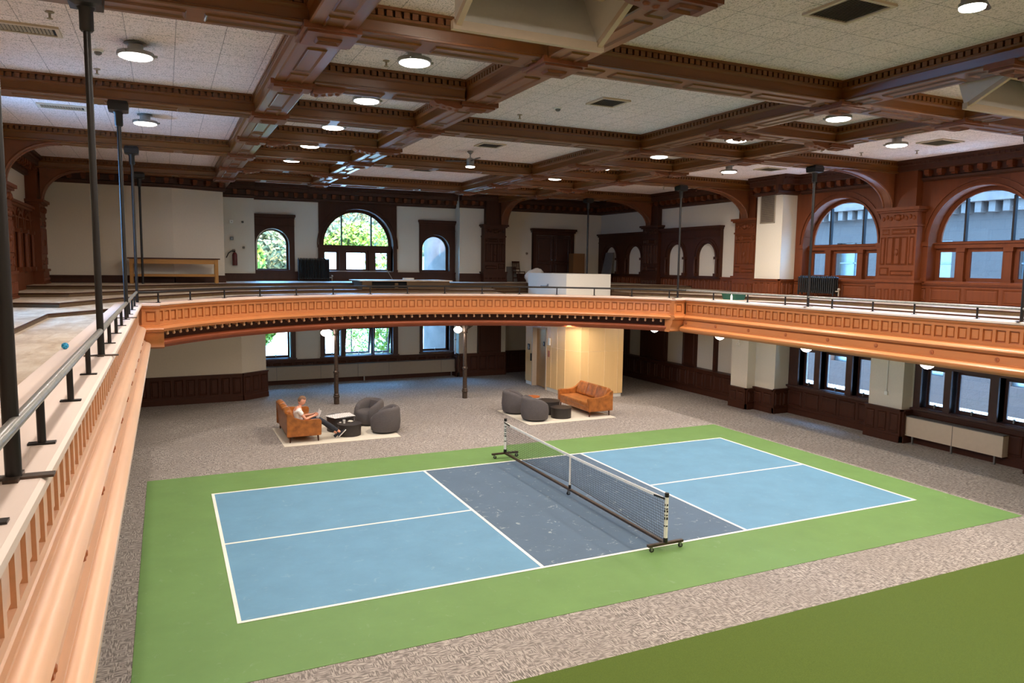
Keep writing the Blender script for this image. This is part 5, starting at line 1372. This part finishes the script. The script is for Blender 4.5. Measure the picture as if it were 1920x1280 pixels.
# head, face, ears as part of one head mesh
hm = MB(); hc = V3((.105, 0, .69)); tl = Matrix.Rotation(radians(32), 4, 'Y')
def addt(mb, src): mb.add([(tl @ V3(v)) + hc for v in src.v], src.f)
a = MB(); a.sphere((0, 0, 0), .1, 24, 16, 1.0, .8, 1.2)
a.v = [(v[0] * (1 - .12 * max(0, -v[2] * 8)) + (.018 if v[2] < -.03 and v[0] > 0 else 0), v[1] * (1 - .25 * max(0, -v[2] * 8)), v[2]) for v in a.v]; addt(hm, a)
a = MB(); a.prism([(.092, -.012, -.02), (.092, .012, -.02), (.098, 0, .02)], 0, (.0, 0, .0)); 
a = MB(); a.add([(.09, -.014, -.028), (.09, .014, -.028), (.118, 0, -.024), (.098, 0, .018)], [(0, 1, 2), (0, 2, 3), (1, 3, 2), (0, 3, 1)]); addt(hm, a)
for s in (-1, 1):
    a = MB().sphere((-.005, s * .082, -.005), .026, 10, 8, .7, .35, 1.2); addt(hm, a)
hd_ = obj('head', hm, 'skin', per, smooth=70)
fa = MB()
for s in (-1, 1):
    a = MB().sphere((.09, s * .034, .012), .011, 10, 8, .6, 1.2, .7); addt(fa, a)
    a = MB(); a.obox((.097, s * .034, .033), (.004, 0, 0), (0, .018, 0), (0, 0, .004)); addt(fa, a)
obj('eyes_and_brows', fa, 'hair', hd_, smooth=60)
a = MB(); a.obox((.09, 0, -.058), (.008, 0, 0), (0, .022, 0), (0, 0, .005)); q = MB(); addt(q, a); obj('mouth', q, 'red', hd_)
ha = MB(); a = MB().sphere((-.012, 0, .022), .107, 26, 18, 1.0, .82, 1.08); keep = []
fs = [f for f in a.f if all((a.v[i][2] > .045 + .3 * max(0, a.v[i][0])) or (a.v[i][0] < -.03 and a.v[i][2] > -.055) for i in f)]
a.f = fs; addt(ha, a); obj('hair', ha, 'hair', hd_, smooth=70)
# hands with separate fingers round the book
for s in (-1, 1):
    sh, el, wr_, pm_ = arm(s); p = V3(pm_); fingers = []
    for k, ln_ in enumerate((.07, .08, .075, .06)):
        b0 = p + V3((.02, s * .0, .024 - .016 * k)); b1 = b0 + V3((ln_ * .5, -s * .012, 0.008)); b2 = b1 + V3((ln_ * .3, -s * .03, .004)); b3 = b2 + V3((ln_ * .02, -s * .022, 0))
        fingers.append([(tuple(p), .02), (tuple(b0), .010), (tuple(b1), .009), (tuple(b2), .0085), (tuple(b3), .007)])
    t0 = p + V3((-.01, -s * .018, .02)); fingers.append([(tuple(p), .02), (tuple(t0), .012), (tuple(t0 + V3((.03, -s * .02, .02))), .010), (tuple(t0 + V3((.055, -s * .03, .022))), .008)])
    skinned('hand', fingers, 'skin', per, 1)
# clothing
tee = [[((0, 0, .08), (.145, .175)), (bel, (.13, .17)), (chs, (.14, .19)), (shc, (.1, .155)), ((.025, 0, .515), .066)]]
for s in (-1, 1): tee.append([(shc, (.1, .155)), ((.01, s * .18, .44), .072), ((.05, s * .205, .38), .067), ((.08, s * .22, .33), .06)])
skinned('t_shirt', tee, 'shirt', per)
pt = [[(pel, (.15, .175)), ((0, 0, .02), (.14, .16))]]
for s in (1, -1):
    L = legs[s]; pt.append([(pel, (.15, .175)), (L[0], .1), (L[1], .093), (L[2], .075), (L[3], .064), (tuple(V3(L[3]).lerp(V3(L[4]), .75)), .05)])
skinned('trousers', pt, 'pants', per)
for s in (1, -1):                                  # canvas shoes with white soles, toes up, heel on the rug
    L = legs[s]; an = V3(L[4]); d = (V3((.35, -.10 * s, .36)) if s > 0 else V3((.33, -.14, .38))).normalized(); heel = an + V3((.0, 0, -.07))
    side = V3((-d.y, d.x, 0)).normalized(); upv = side.cross(d) * -1 if side.cross(d).z < 0 else side.cross(d)
    down = -upv; sole = MB(); up_ = MB()
    out = [(-.06, .03), (-.03, .036), (.06, .034), (.14, .046), (.19, .036), (.21, .0)]
    ring = [(a_, w_) for a_, w_ in out] + [(a_, -w_) for a_, w_ in reversed(out[:-1])]
    P = [heel + d * a_ + side * w_ for a_, w_ in ring]
    sh_ = thing if False else None
    upm = MB(); n = len(P); T_ = [heel + d * (a_ * .9) + side * (w_ * .82) + upv * (.075 if a_ < .04 else .05 if a_ < .12 else .03) for a_, w_ in ring]
    upm.add(P + T_, [tuple(range(n - 1, -1, -1)), tuple(range(n, 2 * n))] + [(i, (i + 1) % n, n + (i + 1) % n, n + i) for i in range(n)])
    so = obj('shoe', upm, 'pants', per, smooth=50)
    sole.prism([p + down * .0 for p in P], 0, down * .024); obj('shoe_sole', sole, 'white', so, smooth=30)
bk_ = thing('open_book', 'open white magazine held by the reading person', 'book', (PX + .5, PY, PZ + .3))
for s in (-1, 1):
    q = MB(); q.prism([(-.02, 0, -.1), (-.02 + .03, s * .15, -.09), (.09, s * .15, .12), (.06, 0, .11)], 0, (.008, 0, -.004)); obj('page', q, 'paper', bk_)

# ------------------------------------------------------------------ outside
gd = MB().box(-40, 60, 17.6, 70, -.6, -.5).prism([(-40, 22, -.5), (60, 22, -.5), (60, 30, .9), (-40, 30, .9)], 0, (0, 0, -.1)).box(12.2, 60, -60, 17.6, -.6, -.5)
gd.box(-60, -11.8, -60, 17.6, -.6, -.5)
struct('exterior_ground', gd, 'ground')
hl = MB(); n = 14
for i in range(n):
    for j in range(8):
        def P(i, j):
            x = -40 + i * 100 / n; y = 30 + j * 5
            return (x, y, -.5 + (j * 2.6) + .6 * sin(i * 1.7 + j))
        hl.quad(P(i, j), P(i + 1, j), P(i + 1, j + 1), P(i, j + 1))
struct('exterior_hillside', hl, 'hill')
def bush(x, y, z, r, h, label, mat='leaf', n=900, grp='shrubs and trees outside the back windows'):
    t = thing('leafy_tree', label, 'tree', (x, y, z), 0, grp); m = MB(); rnd = random.Random(int(x * 77 + y * 13))
    for i in range(n):
        u = rnd.random() * 2 * pi; v = rnd.random() ** .6; w = rnd.uniform(-1, 1)
        R = r * (1 - .25 * sin(u * 3 + w * 4)) * sqrt(max(0, 1 - w * w)) * (.75 + .25 * v)
        c = V3((R * cos(u), R * sin(u), h * .55 + h * .45 * w)); s = min(r, 2.0) * rnd.uniform(.055, .1)
        a = V3((rnd.uniform(-1, 1), rnd.uniform(-1, 1), rnd.uniform(-1, 1))).normalized(); b = a.orthogonal().normalized()
        m.quad(c - a * s - b * s * .5, c + a * s - b * s * .5, c + a * s + b * s * .5, c - a * s + b * s * .5)
    obj('foliage', m, mat, t); obj('trunk', MB().tube((0, 0, 0), (0, 0, h * .7), r * .06, 8, r * .03), 'riser', t)
bush(-4.6, 22.5, -.5, 1.7, 6.6, 'bushy green tree seen through the small left arched window', 'leaf', 4500)
bush(-8.3, 24, -.5, 1.6, 5.5, 'green tree left of the small arched window view', 'leaf', 900)
bush(3.0, 24.5, -.5, 1.3, 7.2, 'green tree at the left of the small right arched window view', 'leaf', 1100)
for i, (x, y, z, r, h) in enumerate(((-3.5, 36, 1.5, 3, 7.2), (.5, 38, 2.2, 3.2, 7.5), (4.2, 35, 1.2, 2.4, 6.2), (-7.5, 40, 2.6, 3.4, 8), (7.5, 41, 3, 3.4, 8.5), (1.8, 48, 4.8, 4, 9), (-2.8, 49, 5, 4, 9), (-6, 33, .8, 2.2, 4.6))):
    bush(x, y, z, r, h, ['scrubby tree on the hillside at the left of the big arched window', 'scrubby tree on the hillside in the middle of the big arched window', 'yellowish scrub tree low at the right of the big arched window', 'hillside tree far left beyond the back wall', 'hillside tree far right beyond the back wall', 'tree high on the hill right of centre', 'tree high on the hill left of centre', 'low shrub at the foot of the hillside'][i], 'leaf2' if i != 2 else 'leaf', 3600)
pw_ = thing('added_pale_wall', 'added pale wall giving the white view through the back windows', 'wall', (0, 27, -.5))  # invented bright wall, fills the overexposed view in the back windows
obj('wall_body', MB().box(-.2, 4.0, 26.9, 27.2, -.5, 5.6).box(-7, -.2, 26.9, 27.2, -.5, 2.75), 'ground', pw_, world=True)
obj('coping', MB().box(-.3, 4.1, 26.8, 27.3, 5.6, 5.72).box(-7, -.3, 26.8, 27.3, 2.75, 2.85), 'ground', pw_, world=True)
bush(.9, 23.6, -.5, .9, 3.3, 'leafy shrub outside the opened lower back window', 'leaf', 700); bush(2.9, 24.0, -.5, .8, 3.4, 'leafy shrub outside the narrow lower back window', 'leaf', 800)
tw = thing('stone_tower', 'rounded grey stone tower outside the small right arched window', 'building', (5.6, 21.5, -.5)); obj('tower_wall', MB().lathe([(1.55, 0), (1.5, 8), (1.7, 8.1), (1.7, 8.5)], n=28), 'stone', tw, smooth=30)
obj('conical_roof', MB().lathe([(1.75, 8.5), (.0, 11)], n=28), 'slate', tw, smooth=30)
cy = thing('courtyard_building', 'blue grey stone building across the courtyard from the right windows', 'building', (21, 0, -.5))
fw = MB(); mC = lambda u, z, d: (20.5 + d, u, z)
pierced(fw, mC, -28, 34, -.5, 10.5, [(y, y + 1.5, 4.2, 6.0, False) for y in range(-26, 32, 4)] + [(y, y + 1.5, .6, 2.6, False) for y in range(-26, 32, 4)], depth=.35)
obj('facade', fw, 'yardstone', cy, world=True)
co = MB(); mbox(co, mC, -28, 34, 7.4, 7.7, -.5, 0); mbox(co, mC, -28, 34, 10.5, 10.9, -.6, .3)
for k in range(120): mbox(co, mC, -28 + k * .52, -28 + k * .52 + .24, 7.0, 7.4, -.35, 0)
obj('cornice', co, 'stone', cy, world=True)
wd = MB()
for y in range(-26, 32, 4): mbox(wd, mC, y, y + 1.5, 4.2, 6.0, .3, .34); mbox(wd, mC, y, y + 1.5, .6, 2.6, .3, .34)
obj('window_glazing', wd, 'metal', cy, world=True)
wdf = MB()
for y in range(-26, 32, 4):
    for (z0_, z1_) in ((4.2, 6.0), (.6, 2.6)): mbox(wdf, mC, y + .72, y + .78, z0_, z1_, .24, .3); mbox(wdf, mC, y, y + 1.5, (z0_ + z1_) / 2 - .03, (z0_ + z1_) / 2 + .03, .24, .3)
obj('window_frame', wdf, 'slate', cy, world=True)

# ------------------------------------------------------------------ daylight
w = bpy.data.worlds.new('world'); sc.world = w; w.use_nodes = True; nt = w.node_tree; bg = nt.nodes['Background']
sky = nt.nodes.new('ShaderNodeTexSky'); sky.sky_type = 'HOSEK_WILKIE'; sky.turbidity = 3.5; sky.ground_albedo = .4; sky.sun_direction = Vector((-.1, -.75, .65)).normalized()
mixn = nt.nodes.new('ShaderNodeMix'); mixn.data_type = 'RGBA'; mixn.inputs[0].default_value = .75
nt.links.new(sky.outputs[0], mixn.inputs[6]); mixn.inputs[7].default_value = (.16, .48, 1.0, 1)
nt.links.new(mixn.outputs[2], bg.inputs['Color']); bg.inputs['Strength'].default_value = 27.0
sn = bpy.data.lights.new('sun', 'SUN'); sn.energy = 9; sn.angle = radians(1); sn.color = (1, .95, .86)
so = bpy.data.objects.new('sun', sn); C.objects.link(so); so.rotation_euler = Vector((-.1, -.75, .65)).to_track_quat('Z', 'Y').to_euler()
def portal(loc, rot, sx, sy):
    l = bpy.data.lights.new('window_portal', 'AREA'); l.shape = 'RECTANGLE'; l.size = sx; l.size_y = sy; l.cycles.is_portal = True
    o = bpy.data.objects.new('window_portal', l); C.objects.link(o); o.location = loc; o.rotation_euler = rot
for c, w_, h_, zc in ((-3.63, 1.2, 1.7, 5.3), (-.29, 2.8, 2.5, 5.7), (3.02, 1.2, 1.7, 5.3), (-3.57, 1.1, 1.3, 1.7), (-.29, 2.8, 1.3, 1.7), (3.05, 1.1, 1.3, 1.7)):
    portal((c, YB + .45, zc), (-pi / 2, 0, 0), w_, h_)
for c in (3.42, -.95, -5.63): portal((XR + .45, c, 5.7), (0, pi / 2, 0), 2.5, 2.8); portal((XR + .45, c, 1.6), (0, pi / 2, 0), 1.3, 2.8)
portal((XL - .45, 3.22, 5.7), (0, -pi / 2, 0), 2.5, 2.8)

sc.view_settings.view_transform = 'Standard'; sc.view_settings.look = 'None'; sc.view_settings.gamma = 1
sc.view_settings.use_curve_mapping = False; sc.view_settings.exposure = .62
sc.cycles.use_denoising = True; sc.cycles.max_bounces = 8; sc.cycles.diffuse_bounces = 4; sc.cycles.transparent_max_bounces = 12
sc.cycles.sample_clamp_indirect = 6; sc.cycles.caustics_reflective = False; sc.cycles.caustics_refractive = False
